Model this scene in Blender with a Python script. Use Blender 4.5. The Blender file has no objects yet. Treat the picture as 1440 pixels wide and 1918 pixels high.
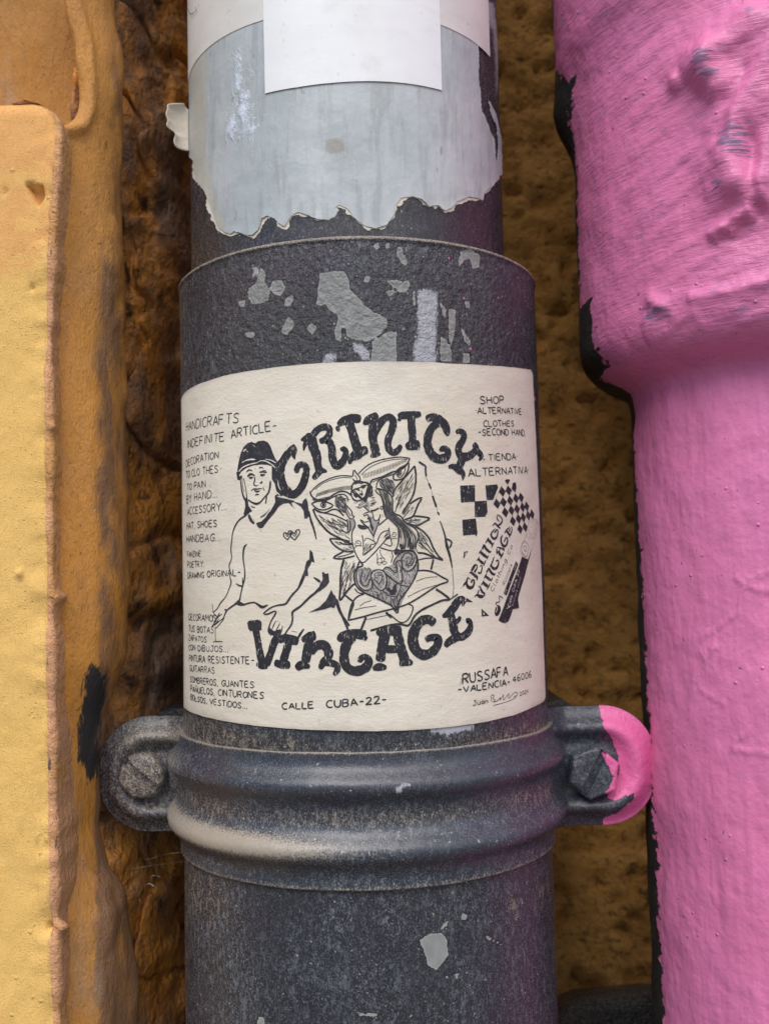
import bpy, math, random
import numpy as np
from mathutils import Vector, Matrix
from mathutils.geometry import delaunay_2d_cdt

random.seed(7)
sc = bpy.context.scene
col = sc.collection

# ---------------------------------------------------------------- camera, sky, sun, exposure
F = 1890.0            # focal length in photograph pixels (1440 x 1918)
D = 0.313             # camera to drainpipe axis, metres
CAM = np.array([0.0069, -D, 0.0])
def _rot():
    a = math.radians(90 + 3.8); b = math.radians(-1.26)
    Rx = np.array([[1, 0, 0], [0, math.cos(a), -math.sin(a)], [0, math.sin(a), math.cos(a)]])
    Rz = np.array([[math.cos(b), -math.sin(b), 0], [math.sin(b), math.cos(b), 0], [0, 0, 1]])
    return Rx @ Rz
RM = _rot()
cd = bpy.data.cameras.new('camera')
cd.sensor_fit = 'VERTICAL'; cd.sensor_height = 24.0; cd.lens = 24.0 * F / 1918
cd.clip_start = 0.01; cd.clip_end = 200
cd.dof.use_dof = True; cd.dof.focus_distance = 0.262; cd.dof.aperture_fstop = 12.0
cam = bpy.data.objects.new('camera', cd); col.objects.link(cam); sc.camera = cam
cam.matrix_world = Matrix([list(RM[i]) + [CAM[i]] for i in range(3)] + [[0, 0, 0, 1]])

SUN_EL, SUN_AZ = math.radians(52), math.radians(-26)   # azimuth measured from the camera's side, left negative
w = bpy.data.worlds.new('World'); sc.world = w; w.use_nodes = True
wn = w.node_tree; bg = wn.nodes['Background']
sky = wn.nodes.new('ShaderNodeTexSky'); sky.sky_type = 'NISHITA'; sky.sun_disc = False
sky.sun_elevation = SUN_EL; sky.sun_rotation = math.pi + (-SUN_AZ) * -1
sky.air_density = 1.0; sky.dust_density = 2.5; sky.ozone_density = 1.0
wn.links.new(sky.outputs[0], bg.inputs[0]); bg.inputs[1].default_value = 0.14
sl = bpy.data.lights.new('sun', 'SUN'); sl.energy = 2.1; sl.angle = math.radians(34); sl.color = (1.0, 0.95, 0.88)
so = bpy.data.objects.new('sun', sl); col.objects.link(so)
sd = Vector((math.sin(SUN_AZ) * math.cos(SUN_EL), -math.cos(SUN_AZ) * math.cos(SUN_EL), math.sin(SUN_EL)))
so.rotation_euler = (-sd).to_track_quat('-Z', 'Y').to_euler(); so.location = sd * 3
sc.view_settings.view_transform = 'Standard'; sc.view_settings.look = 'None'
sc.view_settings.exposure = 0.14; sc.view_settings.gamma = 1.0; sc.view_settings.use_curve_mapping = False

# ---------------------------------------------------------------- where a traced point lies on a real surface
def ray(px, py):
    d = np.stack([(np.asarray(px, float) - 720) / F, -(np.asarray(py, float) - 959) / F, -np.ones(np.shape(px))], -1)
    return d @ RM.T
def proj(P):
    q = (np.asarray(P, float) - CAM) @ RM
    return 720 - F * q[..., 0] / q[..., 2], 959 + F * q[..., 1] / q[..., 2]
def hit_plane(px, py, Y):
    d = ray(px, py); t = (Y - CAM[1]) / d[..., 1]
    return CAM + d * t[..., None]
def hit_cyl(px, py, R, cx=0.0):
    d = ray(px, py); ox, oy = CAM[0] - cx, CAM[1]
    A = d[..., 0] ** 2 + d[..., 1] ** 2; B = ox * d[..., 0] + oy * d[..., 1]; C = ox * ox + oy * oy - R * R
    t = (-B - np.sqrt(np.maximum(B * B - A * C, 0))) / A
    return np.arctan2(ox + t * d[..., 0], -(oy + t * d[..., 1])), t * d[..., 2]

# ---------------------------------------------------------------- numpy noise
def _h(ix, iy, iz, s):
    n = (ix * 374761393 + iy * 668265263 + iz * 2147483647 + s * 1274126177) & 0xffffffff
    n = ((n ^ (n >> 13)) * 1274126177) & 0xffffffff
    n = ((n ^ (n >> 16)) * 2246822519) & 0xffffffff
    return ((n ^ (n >> 15)) & 0xffffff) / float(0xffffff) * 2 - 1
def vn(x, y, z=0.0, s=0):
    x, y, z = np.broadcast_arrays(np.asarray(x, float), np.asarray(y, float), np.asarray(z, float))
    xi, yi, zi = np.floor(x).astype(np.int64), np.floor(y).astype(np.int64), np.floor(z).astype(np.int64)
    f = lambda t: t * t * t * (t * (t * 6 - 15) + 10)
    u, v, w_ = f(x - xi), f(y - yi), f(z - zi)
    L = lambda a, b, t: a + (b - a) * t
    c = lambda i, j, k: _h(xi + i, yi + j, zi + k, s)
    return L(L(L(c(0,0,0), c(1,0,0), u), L(c(0,1,0), c(1,1,0), u), v), L(L(c(0,0,1), c(1,0,1), u), L(c(0,1,1), c(1,1,1), u), v), w_)
def fbm(x, y, z=0.0, o=4, s=0, g=0.5):
    r = 0; a = 1; t = 0
    for i in range(o):
        r = r + a * vn(x * 2 ** i + 17.3 * i, y * 2 ** i - 9.1 * i, z * 2 ** i + 3.7 * i, s + i); t += a; a *= g
    return r / t
def sstep(a, b, x):
    t = np.clip((x - a) / (b - a), 0, 1); return t * t * (3 - 2 * t)
def sdf(px, py, poly):
    """signed distance to a polygon, positive inside"""
    poly = np.asarray(poly, float); px = np.asarray(px, float); py = np.asarray(py, float)
    d = np.full(px.shape, 1e18); ins = np.zeros(px.shape, bool)
    for (x0, y0), (x1, y1) in zip(poly, np.roll(poly, -1, 0)):
        ex, ey = x1 - x0, y1 - y0; L = ex * ex + ey * ey + 1e-12
        t = np.clip(((px - x0) * ex + (py - y0) * ey) / L, 0, 1)
        d = np.minimum(d, (px - x0 - t * ex) ** 2 + (py - y0 - t * ey) ** 2)
        c = ((y0 > py) != (y1 > py)) & (px < (x1 - x0) * (py - y0) / ((y1 - y0) if y1 != y0 else 1e-12) + x0)
        ins ^= c
    return np.where(ins, 1, -1) * np.sqrt(d)

# ---------------------------------------------------------------- objects
def new_obj(name, me, mat=None, parent=None):
    o = bpy.data.objects.new(name, me); col.objects.link(o)
    if mat: me.materials.append(mat)
    if parent: o.parent = parent
    return o
def tag(o, label=None, cat=None, group=None, kind=None):
    if label: o['label'] = label
    if cat: o['category'] = cat
    if group: o['group'] = group
    if kind: o['kind'] = kind
    return o
def empty(name, loc=(0, 0, 0)):
    o = bpy.data.objects.new(name, None); col.objects.link(o); o.location = loc
    o.empty_display_size = .02; bpy.context.view_layer.update(); return o
def put(o, parent):
    """parent without moving"""
    o.parent = parent; o.matrix_parent_inverse = Matrix.Translation(parent.location).inverted(); return o
def raw_mesh(name, V, Fc, smooth=True, attrs=None):
    me = bpy.data.meshes.new(name)
    V = np.asarray(V, np.float32); Fc = np.asarray(Fc, np.int32)
    k = Fc.shape[1]; me.vertices.add(len(V)); me.loops.add(Fc.size); me.polygons.add(len(Fc))
    me.vertices.foreach_set('co', V.ravel()); me.loops.foreach_set('vertex_index', Fc.ravel())
    me.polygons.foreach_set('loop_start', np.arange(0, Fc.size, k, dtype=np.int32))
    me.polygons.foreach_set('loop_total', np.full(len(Fc), k, np.int32))
    me.polygons.foreach_set('use_smooth', np.full(len(Fc), smooth))
    for n, a in (attrs or {}).items():
        at = me.attributes.new(n, 'FLOAT', 'POINT'); at.data.foreach_set('value', np.asarray(a, np.float32).ravel())
    me.update(calc_edges=True); me.validate(); return me
def grid_faces(n, m, wrap=False, flip=False, off=0):
    i = np.arange(n - 1)[:, None]; j = np.arange(m if wrap else m - 1)[None, :]
    a = i * m + j; b = i * m + (j + 1) % m; c = (i + 1) * m + (j + 1) % m; d = (i + 1) * m + j
    f = np.stack(np.broadcast_arrays(a, b, c, d), -1).reshape(-1, 4) + off
    return f[:, ::-1] if flip else f
def grid_obj(name, P, mat, parent=None, attrs=None, wrap=False, flip=False, smooth=True):
    n, m = P.shape[:2]
    return new_obj(name, raw_mesh(name, P.reshape(-1, 3), grid_faces(n, m, wrap, flip), smooth, attrs), mat, parent)

# ---------------------------------------------------------------- materials
class NT:
    def __init__(s, name, rough=.6, **kw):
        s.m = bpy.data.materials.new(name); s.m.use_nodes = True; s.t = s.m.node_tree
        s.b = s.t.nodes['Principled BSDF']; s.b.inputs['Roughness'].default_value = rough
        for k, v in kw.items(): s.b.inputs[k.replace('_', ' ')].default_value = v
        s.co = s.n('TexCoord').outputs['Object']
    def n(s, t, **p):
        x = s.t.nodes.new('ShaderNode' + t)
        for k, v in p.items(): setattr(x, k, v)
        return x
    def link(s, a, b): s.t.links.new(a, b)
    def val(s, inp, v):
        if hasattr(v, 'is_output') or isinstance(v, bpy.types.NodeSocket): s.link(v, inp)
        elif isinstance(v, (tuple, list)) and len(v) == 3 and inp.type == 'RGBA': inp.default_value = (*v, 1)
        else: inp.default_value = v
    def attr(s, name):
        return s.n('Attribute', attribute_name=name).outputs['Fac']
    def scale(s, sx, sy, sz, rot=(0, 0, 0), src=None):
        m = s.n('Mapping'); m.inputs['Scale'].default_value = (sx, sy, sz); m.inputs['Rotation'].default_value = rot
        s.link(src or s.co, m.inputs['Vector']); return m.outputs[0]
    def noise(s, scale, detail=4, rough=.55, co=None, dist=0.0, lo=None, hi=None):
        x = s.n('TexNoise'); x.inputs['Scale'].default_value = scale; x.inputs['Detail'].default_value = detail
        x.inputs['Roughness'].default_value = rough; x.inputs['Distortion'].default_value = dist
        s.link(co or s.co, x.inputs['Vector'])
        return s.map(x.outputs['Fac'], lo, hi) if lo is not None else x.outputs['Fac']
    def voro(s, scale, co=None, feature='F1', rand=1.0):
        x = s.n('TexVoronoi', feature=feature); x.inputs['Scale'].default_value = scale
        x.inputs['Randomness'].default_value = rand; s.link(co or s.co, x.inputs['Vector'])
        return x.outputs['Distance']
    def map(s, v, a, b, c=0.0, d=1.0, smooth=True):
        x = s.n('MapRange', interpolation_type='SMOOTHSTEP' if smooth else 'LINEAR')
        s.val(x.inputs[0], v)
        for i, q in zip((1, 2, 3, 4), (a, b, c, d)): x.inputs[i].default_value = q
        return x.outputs[0]
    def math(s, op, a, b=0.0, c=0.0, clamp=False):
        x = s.n('Math', operation=op, use_clamp=clamp)
        for i, q in enumerate((a, b, c)): s.val(x.inputs[i], q)
        return x.outputs[0]
    def mix(s, f, a, b, mode='MIX'):
        x = s.n('Mix', data_type='RGBA', blend_type=mode)
        s.val(x.inputs[0], f); s.val(x.inputs[6], a); s.val(x.inputs[7], b); return x.outputs[2]
    def color(s, v): s.val(s.b.inputs['Base Color'], v)
    def rough(s, v): s.val(s.b.inputs['Roughness'], v)
    def bump(s, *hs):
        """(height, distance in metres) pairs chained"""
        nrm = None
        for h, d in hs:
            b = s.n('Bump'); b.inputs['Distance'].default_value = d; b.inputs['Strength'].default_value = 1.0
            s.val(b.inputs['Height'], h)
            if nrm: s.link(nrm, b.inputs['Normal'])
            nrm = b.outputs[0]
        s.link(nrm, s.b.inputs['Normal'])
    def up(s, lo, hi):
        g = s.n('NewGeometry'); x = s.n('SeparateXYZ'); s.link(g.outputs['Normal'], x.inputs[0]); return s.map(x.outputs['Z'], lo, hi)

# ================================================================ MATERIALS OF THE PLACE
def m_stucco():
    t = NT('ochre_stucco', .9)
    a = t.noise(38, 5, .6, lo=.3, hi=.7); b = t.noise(160, 4, .6, lo=.35, hi=.72)
    c = t.mix(a, (.60, .285, .065), (.47, .205, .045)); c = t.mix(t.math('MULTIPLY', b, .6), c, (.66, .34, .09))
    pit = t.map(t.voro(120, t.scale(1, 1, 1.25)), .0, .30); pit2 = t.noise(330, 2, .5, lo=.56, hi=.68)
    c = t.mix(t.math('MULTIPLY', pit2, .45), c, (.06, .03, .012))
    t.color(c); t.bump((t.noise(110, 5, .62), .004), (pit, .0010), (t.noise(1300, 4, .65), .0006)); return t.m
def m_mortar():
    t = NT('rough_painted_mortar', .8)
    a = t.noise(26, 4, .6, t.scale(1, 1, .55), lo=.40, hi=.56); b = t.noise(60, 5, .6, lo=.4, hi=.66)
    c = t.mix(a, (.24, .13, .075), (.74, .31, .055)); c = t.mix(t.math('MULTIPLY', b, .55), c, (.24, .16, .12))
    e = t.noise(19, 3, .5, t.scale(1, 1, .6), lo=.58, hi=.72); c = t.mix(t.math('MULTIPLY', e, .7), c, (.46, .36, .31))
    c = t.mix(t.noise(90, 4, .6, lo=.55, hi=.7), c, (.075, .035, .016))
    t.color(c); t.rough(t.map(b, 0, 1, .55, .9)); t.bump((t.noise(70, 6, .6), .006), (t.noise(400, 4), .0012)); return t.m
def m_orange():
    t = NT('orange_render_paint', .62)
    a = t.noise(22, 4, .6, t.scale(1, 1, .35), lo=.35, hi=.68); b = t.noise(70, 5, .6, t.scale(1, 1, .3), lo=.45, hi=.7)
    c = t.mix(a, (.66, .29, .048), (.56, .265, .062)); c = t.mix(t.math('MULTIPLY', b, .42), c, (.40, .20, .10))
    c = t.mix(t.math('MULTIPLY', t.attr('old'), .8), c, t.mix(t.noise(30, 4), (.40, .185, .028), (.47, .225, .045)))  # deeper amber paint in the hollow, doubling as painted recess shade
    d = t.noise(900, 2, .5, lo=.68, hi=.73); c = t.mix(t.math('MULTIPLY', d, .7), c, (.11, .045, .02))
    x = t.noise(130, 3, .6, t.scale(1.6, 1.6, .5), lo=.66, hi=.73); c = t.mix(t.math('MULTIPLY', x, .6), c, (.12, .055, .03))
    dirt = t.map(t.math('ADD', t.attr('dirt'), t.math('MULTIPLY', t.math('SUBTRACT', t.noise(140, 4, .65, t.scale(1, 1, .4)), .5), 1.5)), .35, .8)
    c = t.mix(t.math('MULTIPLY', dirt, .85), c, (.20, .115, .07))
    c = t.mix(t.math('MULTIPLY', t.noise(420, 5, .7, t.scale(1, 1, .4), lo=.50, hi=.68), .30), c, (.30, .14, .035))
    c = t.mix(t.math('MULTIPLY', t.noise(45, 5, .7, t.scale(1, 1, .25), lo=.56, hi=.66), .35), c, (.38, .29, .23))
    blk = t.map(t.math('ADD', t.attr('black'), t.math('MULTIPLY', t.math('SUBTRACT', t.noise(900, 6, .75, t.scale(1, 1, .16)), .5), 26.0)), -.5, 2.2)
    c = t.mix(blk, c, (.028, .027, .030))
    t.color(c); t.rough(t.noise(90, 3, lo=.3, hi=.7) and t.map(t.noise(60, 3), .3, .7, .48, .75))
    t.bump((t.noise(90, 5, .55, t.scale(1, 1, .35)), .0020), (t.noise(420, 4, .6, t.scale(1, 1, .5)), .0006), (t.noise(2000, 4, .65, t.scale(1, 1, .4)), .00055)); return t.m
def m_yellow():
    t = NT('yellow_plaster_paint', .72)
    side = t.attr('side'); n1 = t.noise(75, 4, .6, t.scale(1, 1, .6), lo=.40, hi=.62)
    top = t.attr('top'); n2 = t.noise(55, 5, .65, t.scale(1, 1, 1.3))
    c = t.mix(t.noise(40, 4), (.82, .50, .14), (.87, .56, .18))
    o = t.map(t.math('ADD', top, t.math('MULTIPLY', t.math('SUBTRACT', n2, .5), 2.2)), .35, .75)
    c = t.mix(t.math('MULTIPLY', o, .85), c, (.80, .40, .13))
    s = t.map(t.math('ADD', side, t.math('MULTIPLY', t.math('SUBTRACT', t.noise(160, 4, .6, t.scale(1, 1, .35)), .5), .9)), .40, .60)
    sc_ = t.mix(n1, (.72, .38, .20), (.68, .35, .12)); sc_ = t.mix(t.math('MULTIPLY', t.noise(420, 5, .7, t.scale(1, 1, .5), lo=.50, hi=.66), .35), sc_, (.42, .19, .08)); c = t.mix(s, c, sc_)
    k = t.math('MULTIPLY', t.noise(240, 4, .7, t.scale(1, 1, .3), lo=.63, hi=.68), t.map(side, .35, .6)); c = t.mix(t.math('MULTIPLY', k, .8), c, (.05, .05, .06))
    c = t.mix(t.math('MULTIPLY', t.noise(1300, 2, .5, lo=.70, hi=.75), .4), c, (.42, .22, .06))
    t.color(c)
    dots = t.math('SUBTRACT', 1.0, t.map(t.voro(230), .0, .18)); dn = t.math('MULTIPLY', dots, t.noise(60, 2, lo=.5, hi=.62))
    dots2 = t.math('MULTIPLY', t.math('SUBTRACT', 1.0, t.map(t.voro(720), .0, .24)), t.noise(85, 2, lo=.42, hi=.6))
    stroke = t.noise(1000, 3, .6, t.scale(1.0, 1, .16, (0, -.75, 0)))
    t.bump((t.noise(50, 3, .5), .0016), (stroke, .00045), (dn, .0004), (dots2, .00028), (t.noise(2300, 3, .65), .00034), (t.math('MULTIPLY', t.noise(500, 4, .65), side), .0012)); return t.m
def m_pink():
    t = NT('pink_gloss_paint', .50)
    at = t.attr('bell')
    s1 = t.noise(1150, 4, .62, t.scale(.10, .16, 1, (0, .25, 0)), dist=.15); s2 = t.noise(1000, 4, .62, t.scale(1, 1, .09, (0, .06, 0)))
    mixs = t.n('Mix', data_type='FLOAT'); t.link(at, mixs.inputs[0]); t.link(s2, mixs.inputs[2]); t.link(s1, mixs.inputs[3]); st = mixs.outputs[0]
    patch = t.noise(28, 4, .6, lo=.38, hi=.66)
    c = t.mix(t.noise(35, 4, .6), (.76, .195, .395), (.72, .205, .43))
    c = t.mix(t.math('MULTIPLY', t.noise(14, 3, lo=.35, hi=.65), .35), c, (.66, .21, .45))
    under = t.math('MULTIPLY', t.map(st, .62, .72), t.math('ADD', t.math('MULTIPLY', patch, .30), t.math('MULTIPLY', at, .04)))
    c = t.mix(under, c, (.27, .15, .30))
    sp = t.noise(300, 6, .72, t.scale(.35, .35, 1.0, (0, .2, 0)), lo=.60, hi=.66); c = t.mix(t.math('MULTIPLY', sp, t.math('ADD', t.math('MULTIPLY', at, .42), .20)), c, (.30, .19, .40))
    dry = t.map(t.math('ADD', t.attr('dry'), t.math('MULTIPLY', t.math('SUBTRACT', st, .5), 3.0)), .55, .95); c = t.mix(t.math('MULTIPLY', dry, .8), c, (.17, .13, .24))
    pinholes = t.math('MULTIPLY', t.noise(520, 2, .5, lo=.735, hi=.76), .7); c = t.mix(pinholes, c, (.10, .07, .09))
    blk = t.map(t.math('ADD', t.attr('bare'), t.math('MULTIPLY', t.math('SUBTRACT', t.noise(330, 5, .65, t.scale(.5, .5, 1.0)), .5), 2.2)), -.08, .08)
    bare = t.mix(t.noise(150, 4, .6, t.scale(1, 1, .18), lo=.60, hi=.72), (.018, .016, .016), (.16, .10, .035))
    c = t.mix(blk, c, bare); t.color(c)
    t.rough(t.math('ADD', t.map(t.noise(120, 3), .3, .7, .36, .54), t.math('MULTIPLY', blk, .25)))
    dots = t.math('MULTIPLY', t.math('SUBTRACT', 1.0, t.map(t.voro(260), .0, .16)), t.noise(60, 2, lo=.5, hi=.6))
    amp = t.math('ADD', t.math('MULTIPLY', at, .75), .25)
    t.bump((t.noise(70, 3, .5), .0012), (t.noise(200, 4, .55), .0004), (t.math('MULTIPLY', st, amp), .00034), (dots, .0004), (t.noise(700, 3), .00015)); return t.m
def metal_base(name, base=(.017, .019, .025), dust=.5, side=0.0, rough=.25):
    """chipped and dusty black gloss paint on cast iron"""
    t = NT(name, rough, Specular_IOR_Level=.62)
    st = t.noise(800, 6, .68, t.scale(1, 1, .48)); fine = t.noise(2700, 3, .7, t.scale(1, 1, .7)); big = t.noise(30, 4, .6, t.scale(1, 1, .5))
    c = t.mix(t.noise(55, 4, .6), base, tuple(q * 1.9 for q in base))
    c = t.mix(t.noise(24, 3, .5, lo=.5, hi=.75), c, (.030, .022, .038))
    d = t.math('ADD', t.math('MULTIPLY', t.map(st, .46, .70), .45), t.math('MULTIPLY', t.map(fine, .52, .66), .65))
    d = t.math('MULTIPLY', d, t.math('ADD', t.map(big, .32, .66, .35, 1.0), t.attr('dust')))
    d = t.math('MULTIPLY', d, dust, clamp=True)
    dc = t.mix(t.map(t.attr('dust'), .3, .85), (.235, .265, .31), (.36, .31, .25))
    c = t.mix(d, c, dc)
    c = t.mix(t.math('MULTIPLY', t.map(t.noise(1100, 2, .5), .70, .74), .8), c, (.48, .46, .42))
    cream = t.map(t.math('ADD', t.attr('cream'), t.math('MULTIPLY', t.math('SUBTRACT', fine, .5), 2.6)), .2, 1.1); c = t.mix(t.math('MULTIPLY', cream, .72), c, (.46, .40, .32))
    edge = t.math('ADD', t.attr('chip'), t.math('MULTIPLY', t.math('SUBTRACT', t.noise(560, 6, .72), .5), 12.0))
    chip = t.map(edge, -.35, .35); halo = t.math('MULTIPLY', t.map(edge, -2.6, -.3), t.math('SUBTRACT', 1.0, chip)); c = t.mix(t.math('MULTIPLY', halo, .7), c, (.007, .007, .009))  # halo: dark shadow painted round each chip
    lite = t.math('MULTIPLY', t.map(edge, .3, 1.4), t.math('SUBTRACT', 1.0, t.map(edge, 1.4, 3.2)))
    small = t.math('MULTIPLY', t.noise(310, 6, .75, lo=.685, hi=.70), t.map(t.attr('bubble'), .5, 1.0)); chip = t.math('MAXIMUM', chip, small)
    c = t.mix(chip, c, t.mix(t.noise(420, 4, lo=.3, hi=.8), (.235, .245, .242), (.29, .305, .305))); c = t.mix(t.math('MULTIPLY', lite, .5), c, (.42, .43, .42))
    wh = t.map(t.math('ADD', t.attr('pale'), t.math('MULTIPLY', t.math('SUBTRACT', t.noise(1400, 4, .7, t.scale(1, 1, .35)), .5), 22.0)), -1.5, 4)
    c = t.mix(t.math('MULTIPLY', wh, .85), c, (.46, .48, .54))
    pk = t.map(t.math('ADD', t.attr('pink'), t.math('MULTIPLY', t.math('SUBTRACT', t.noise(620, 4, .7, t.scale(1, 1, .4)), .5), 16.0)), -.5, .5)
    c = t.mix(pk, c, (.74, .15, .38))
    t.color(c)
    r = t.math('ADD', t.map(fine, .35, .7, rough - .06, rough + .12), t.math('MULTIPLY', d, .25)); t.rough(t.math('ADD', r, t.math('MULTIPLY', chip, .15), clamp=True))
    rim = t.math('MULTIPLY', chip, -1.0)
    bub = t.math('MULTIPLY', t.noise(520, 5, .65), t.attr('bubble'))
    t.bump((t.noise(60, 3, .45), .0007), (rim, .00016), (bub, .0014), (fine, .00010), (t.math('MULTIPLY', pk, 1.0), .0002)); return t.m
M = dict(stucco=m_stucco(), mortar=m_mortar(), orange=m_orange(), yellow=m_yellow(), pink=m_pink(),
         iron=metal_base('dusty_black_iron_paint', dust=.80), clamp=metal_base('weathered_black_clamp_paint', (.024, .029, .040), .85, rough=.22),
         upper=metal_base('black_upper_pipe_paint', (.020, .018, .020), .5), back=metal_base('dark_rear_iron', (.014, .014, .016), .18))

# ================================================================ SETTING
def m_ground():
    t = NT('pavement_grey', .85); t.color(t.mix(t.noise(3, 6), (.10, .09, .08), (.15, .14, .125))); t.bump((t.noise(40, 4), .004)); return t.m
g = grid_obj('pavement', np.array([[[x, y, -1.25] for x in np.linspace(-20, 20, 5)] for y in np.linspace(-30, .3, 5)]), m_ground()); tag(g, kind='structure')

# ochre stucco wall behind everything
WY = .082
xs = np.concatenate([np.linspace(-3, -.42, 12)[:-1], np.linspace(-.42, .42, 330), np.linspace(.42, 3, 12)[1:]])
zs = np.concatenate([np.linspace(-1.25, -.3, 12)[:-1], np.linspace(-.3, .33, 250), np.linspace(.33, 3.2, 12)[1:]])
X, Z = np.meshgrid(xs, zs)
n = fbm(X * 95, Z * 95, 0, 4, 3, .55); pit = -np.clip(fbm(X * 210, Z * 190, 0, 2, 31) - .18, 0, 1)
Y = WY - .0030 * n - .0085 * pit - .004 * fbm(X * 14, Z * 14, 0, 3, 5)
tag(grid_obj('wall', np.stack([X, Y, Z], -1), M['stucco'], attrs={}), 'rough ochre brown stucco wall in shade behind the three pipes', 'wall', kind='structure')

# rough lumps of mortar filling the corner left of the drainpipe
xs = np.linspace(-.125, -.015, 190); zs = np.linspace(-.28, .29, 560); X, Z = np.meshgrid(xs, zs)
edge = hit_plane(np.array([345.]), np.array([959.]), .02)[0, 0]
u = (X - xs[0]) / (xs[-1] - xs[0])
big = fbm(X * 42 + .6 * fbm(X * 30, Z * 30, 0, 2, 8), Z * 20, 0, 4, 11, .55)
ridge = 1 - np.abs(fbm(X * 34, Z * 15, 1.7, 3, 19)) * 2.4
lump = .55 * big + .5 * ridge * .6
v_ = np.clip((X + .088) / .030, 0, 1)
Yr = .001 + .066 * v_ ** 1.3 - .026 * lump * (.7 + .5 * v_) - .0075 * (fbm(X * 120, Z * 70, 0, 4, 23) - .8 * np.exp(-(fbm(X * 60, Z * 34, 2, 3, 29) / .06) ** 2))
Yr = np.minimum(Yr + .05 * sstep(-.088, -.100, X), .095)
tag(grid_obj('mortar_fill', np.stack([X, Yr, Z], -1), M['mortar']), 'rough lumpy orange and brown mortar in the dark gap left of the black drainpipe', 'mortar')

def edge_z(py, Y, px=100.): return hit_plane(np.array([px]), np.array([float(py)]), Y)[0, 2]
def edge_x(px, py, Y): return hit_plane(np.array([float(px)]), np.array([float(py)]), Y)[0, 0]

def pillar(name, mat, y0, xr_fn, r_corner, z0, z1, back, nz, disp, attrf, r_top=0, xl=-.42, nfront=150, xd=-.19, slant=0.0):
    """vertical rendered pier: flat front, rounded right corner, side going back to y=back"""
    zsp = np.linspace(z0, z1, nz)
    rows, AX = [], []
    s_front = np.concatenate([np.linspace(xl, xd, 6)[:-1], np.linspace(xd, 0, nfront)])     # offset measured later from the corner
    for z in zsp:
        xr = xr_fn(z); ins = 0.0
        if r_top and z > z1 - r_top: ins = r_top - math.sqrt(max(0, r_top ** 2 - (z - (z1 - r_top)) ** 2))
        xc = xr - r_corner
        fx = s_front / (-xd) * (xc - xd) + xc; fx = np.where(s_front <= xd, s_front - (xd - xd), fx) if False else np.interp(s_front, [xl, xd, 0], [xl, xd, xc])
        P = [np.stack([fx, np.full_like(fx, y0 + ins), np.full_like(fx, z)], -1)]
        N = [np.tile([0, -1, 0], (len(fx), 1))]
        a = np.linspace(0, math.pi / 2, 26)[1:]; rr = max(r_corner - ins, .0002)
        P.append(np.stack([xc + rr * np.sin(a), y0 + r_corner - rr * np.cos(a), np.full_like(a, z)], -1)); N.append(np.stack([np.sin(a), -np.cos(a), 0 * a], -1))
        b = np.linspace(0, 1, 40)[1:]
        P.append(np.stack([(xr - ins) - slant * b * (back - y0 - r_corner), y0 + r_corner + b * (back - y0 - r_corner), np.full_like(b, z)], -1)); N.append(np.tile([1., 0, 0], (len(b), 1)))
        rows.append((np.concatenate(P), np.concatenate(N)))
    P = np.array([r[0] for r in rows]); N = np.array([r[1] for r in rows])
    d = disp(P, N); P2 = P + N * d[..., None]
    if r_top:   # close the top
        cap = P2[-1].copy(); cap[:, 1] = np.maximum(cap[:, 1], back); cap[:, 2] = z1 + .0005; P2 = np.concatenate([P2, cap[None]]); N = np.concatenate([N, N[-1:]])
    return P2, N

# orange painted pier behind the yellow plaster, hollow in its upper left
OY = -.023
def ox(z):
    return float(np.interp(z, [edge_z(y, OY + .018, 200.) for y in (2300, 1800, 1690, 1620, 1540, 1430, 1330, 1240, 1100, 900, 640, 400, 180, 20, -300)], [edge_x(p, y, OY + .018) for p, y in
        [(262, 2300), (256, 1800), (240, 1690), (200, 1620), (178, 1540), (180, 1430), (192, 1330), (222, 1240), (232, 1100), (232, 900), (226, 640), (224, 400), (222, 180), (210, 20), (200, -300)]]))
def odisp(P, N):
    x, z = P[..., 0], P[..., 2]; px, py = proj(P)
    poly = [(-900, -900), (95, -900), (118, -60), (140, 30), (152, 90), (158, 150), (160, 205), (150, 232), (120, 238), (-900, 238)]
    s = sdf(px + 4 * fbm(z * 90, x * 90, 0, 2, 71), py, poly)
    front = (N[..., 1] < -.5)
    d = 0 * s
    d = d + .0022 * np.exp(-((s + 9) / 9) ** 2) * front                       # raised lip round the hollow
    d = d + .0016 * fbm(x * 60, z * 22, P[..., 1] * 60, 4, 41) + .0020 * fbm(x * 15, z * 10, 0, 2, 44)
    d = d + .0024 * np.clip(fbm(x * 130, z * 60, P[..., 1] * 90, 3, 47), 0, 1) * sstep(150, 215, px)
    return d
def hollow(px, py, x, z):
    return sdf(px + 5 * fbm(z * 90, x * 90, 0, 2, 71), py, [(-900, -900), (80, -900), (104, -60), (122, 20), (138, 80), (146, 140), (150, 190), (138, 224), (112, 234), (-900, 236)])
P, N = pillar('orange_pier', None, OY, ox, .020, -.30, .32, .085, 420, odisp, None, nfront=110, slant=.5)
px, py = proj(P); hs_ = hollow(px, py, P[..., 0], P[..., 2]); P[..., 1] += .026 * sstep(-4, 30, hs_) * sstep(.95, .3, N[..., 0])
blk = sdf(px, py, [(168, 1243), (178, 1248), (185, 1252), (205, 1262), (199, 1300), (193, 1345), (187, 1382), (193, 1420), (185, 1452), (165, 1470), (160, 1440), (146, 1420), (142, 1390), (150, 1330), (157, 1285), (162, 1258)])
blk2 = sdf(px, py, [(97, 360), (101, 372), (103, 420), (110, 455), (112, 490), (104, 470), (92, 450), (95, 410)])
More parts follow.
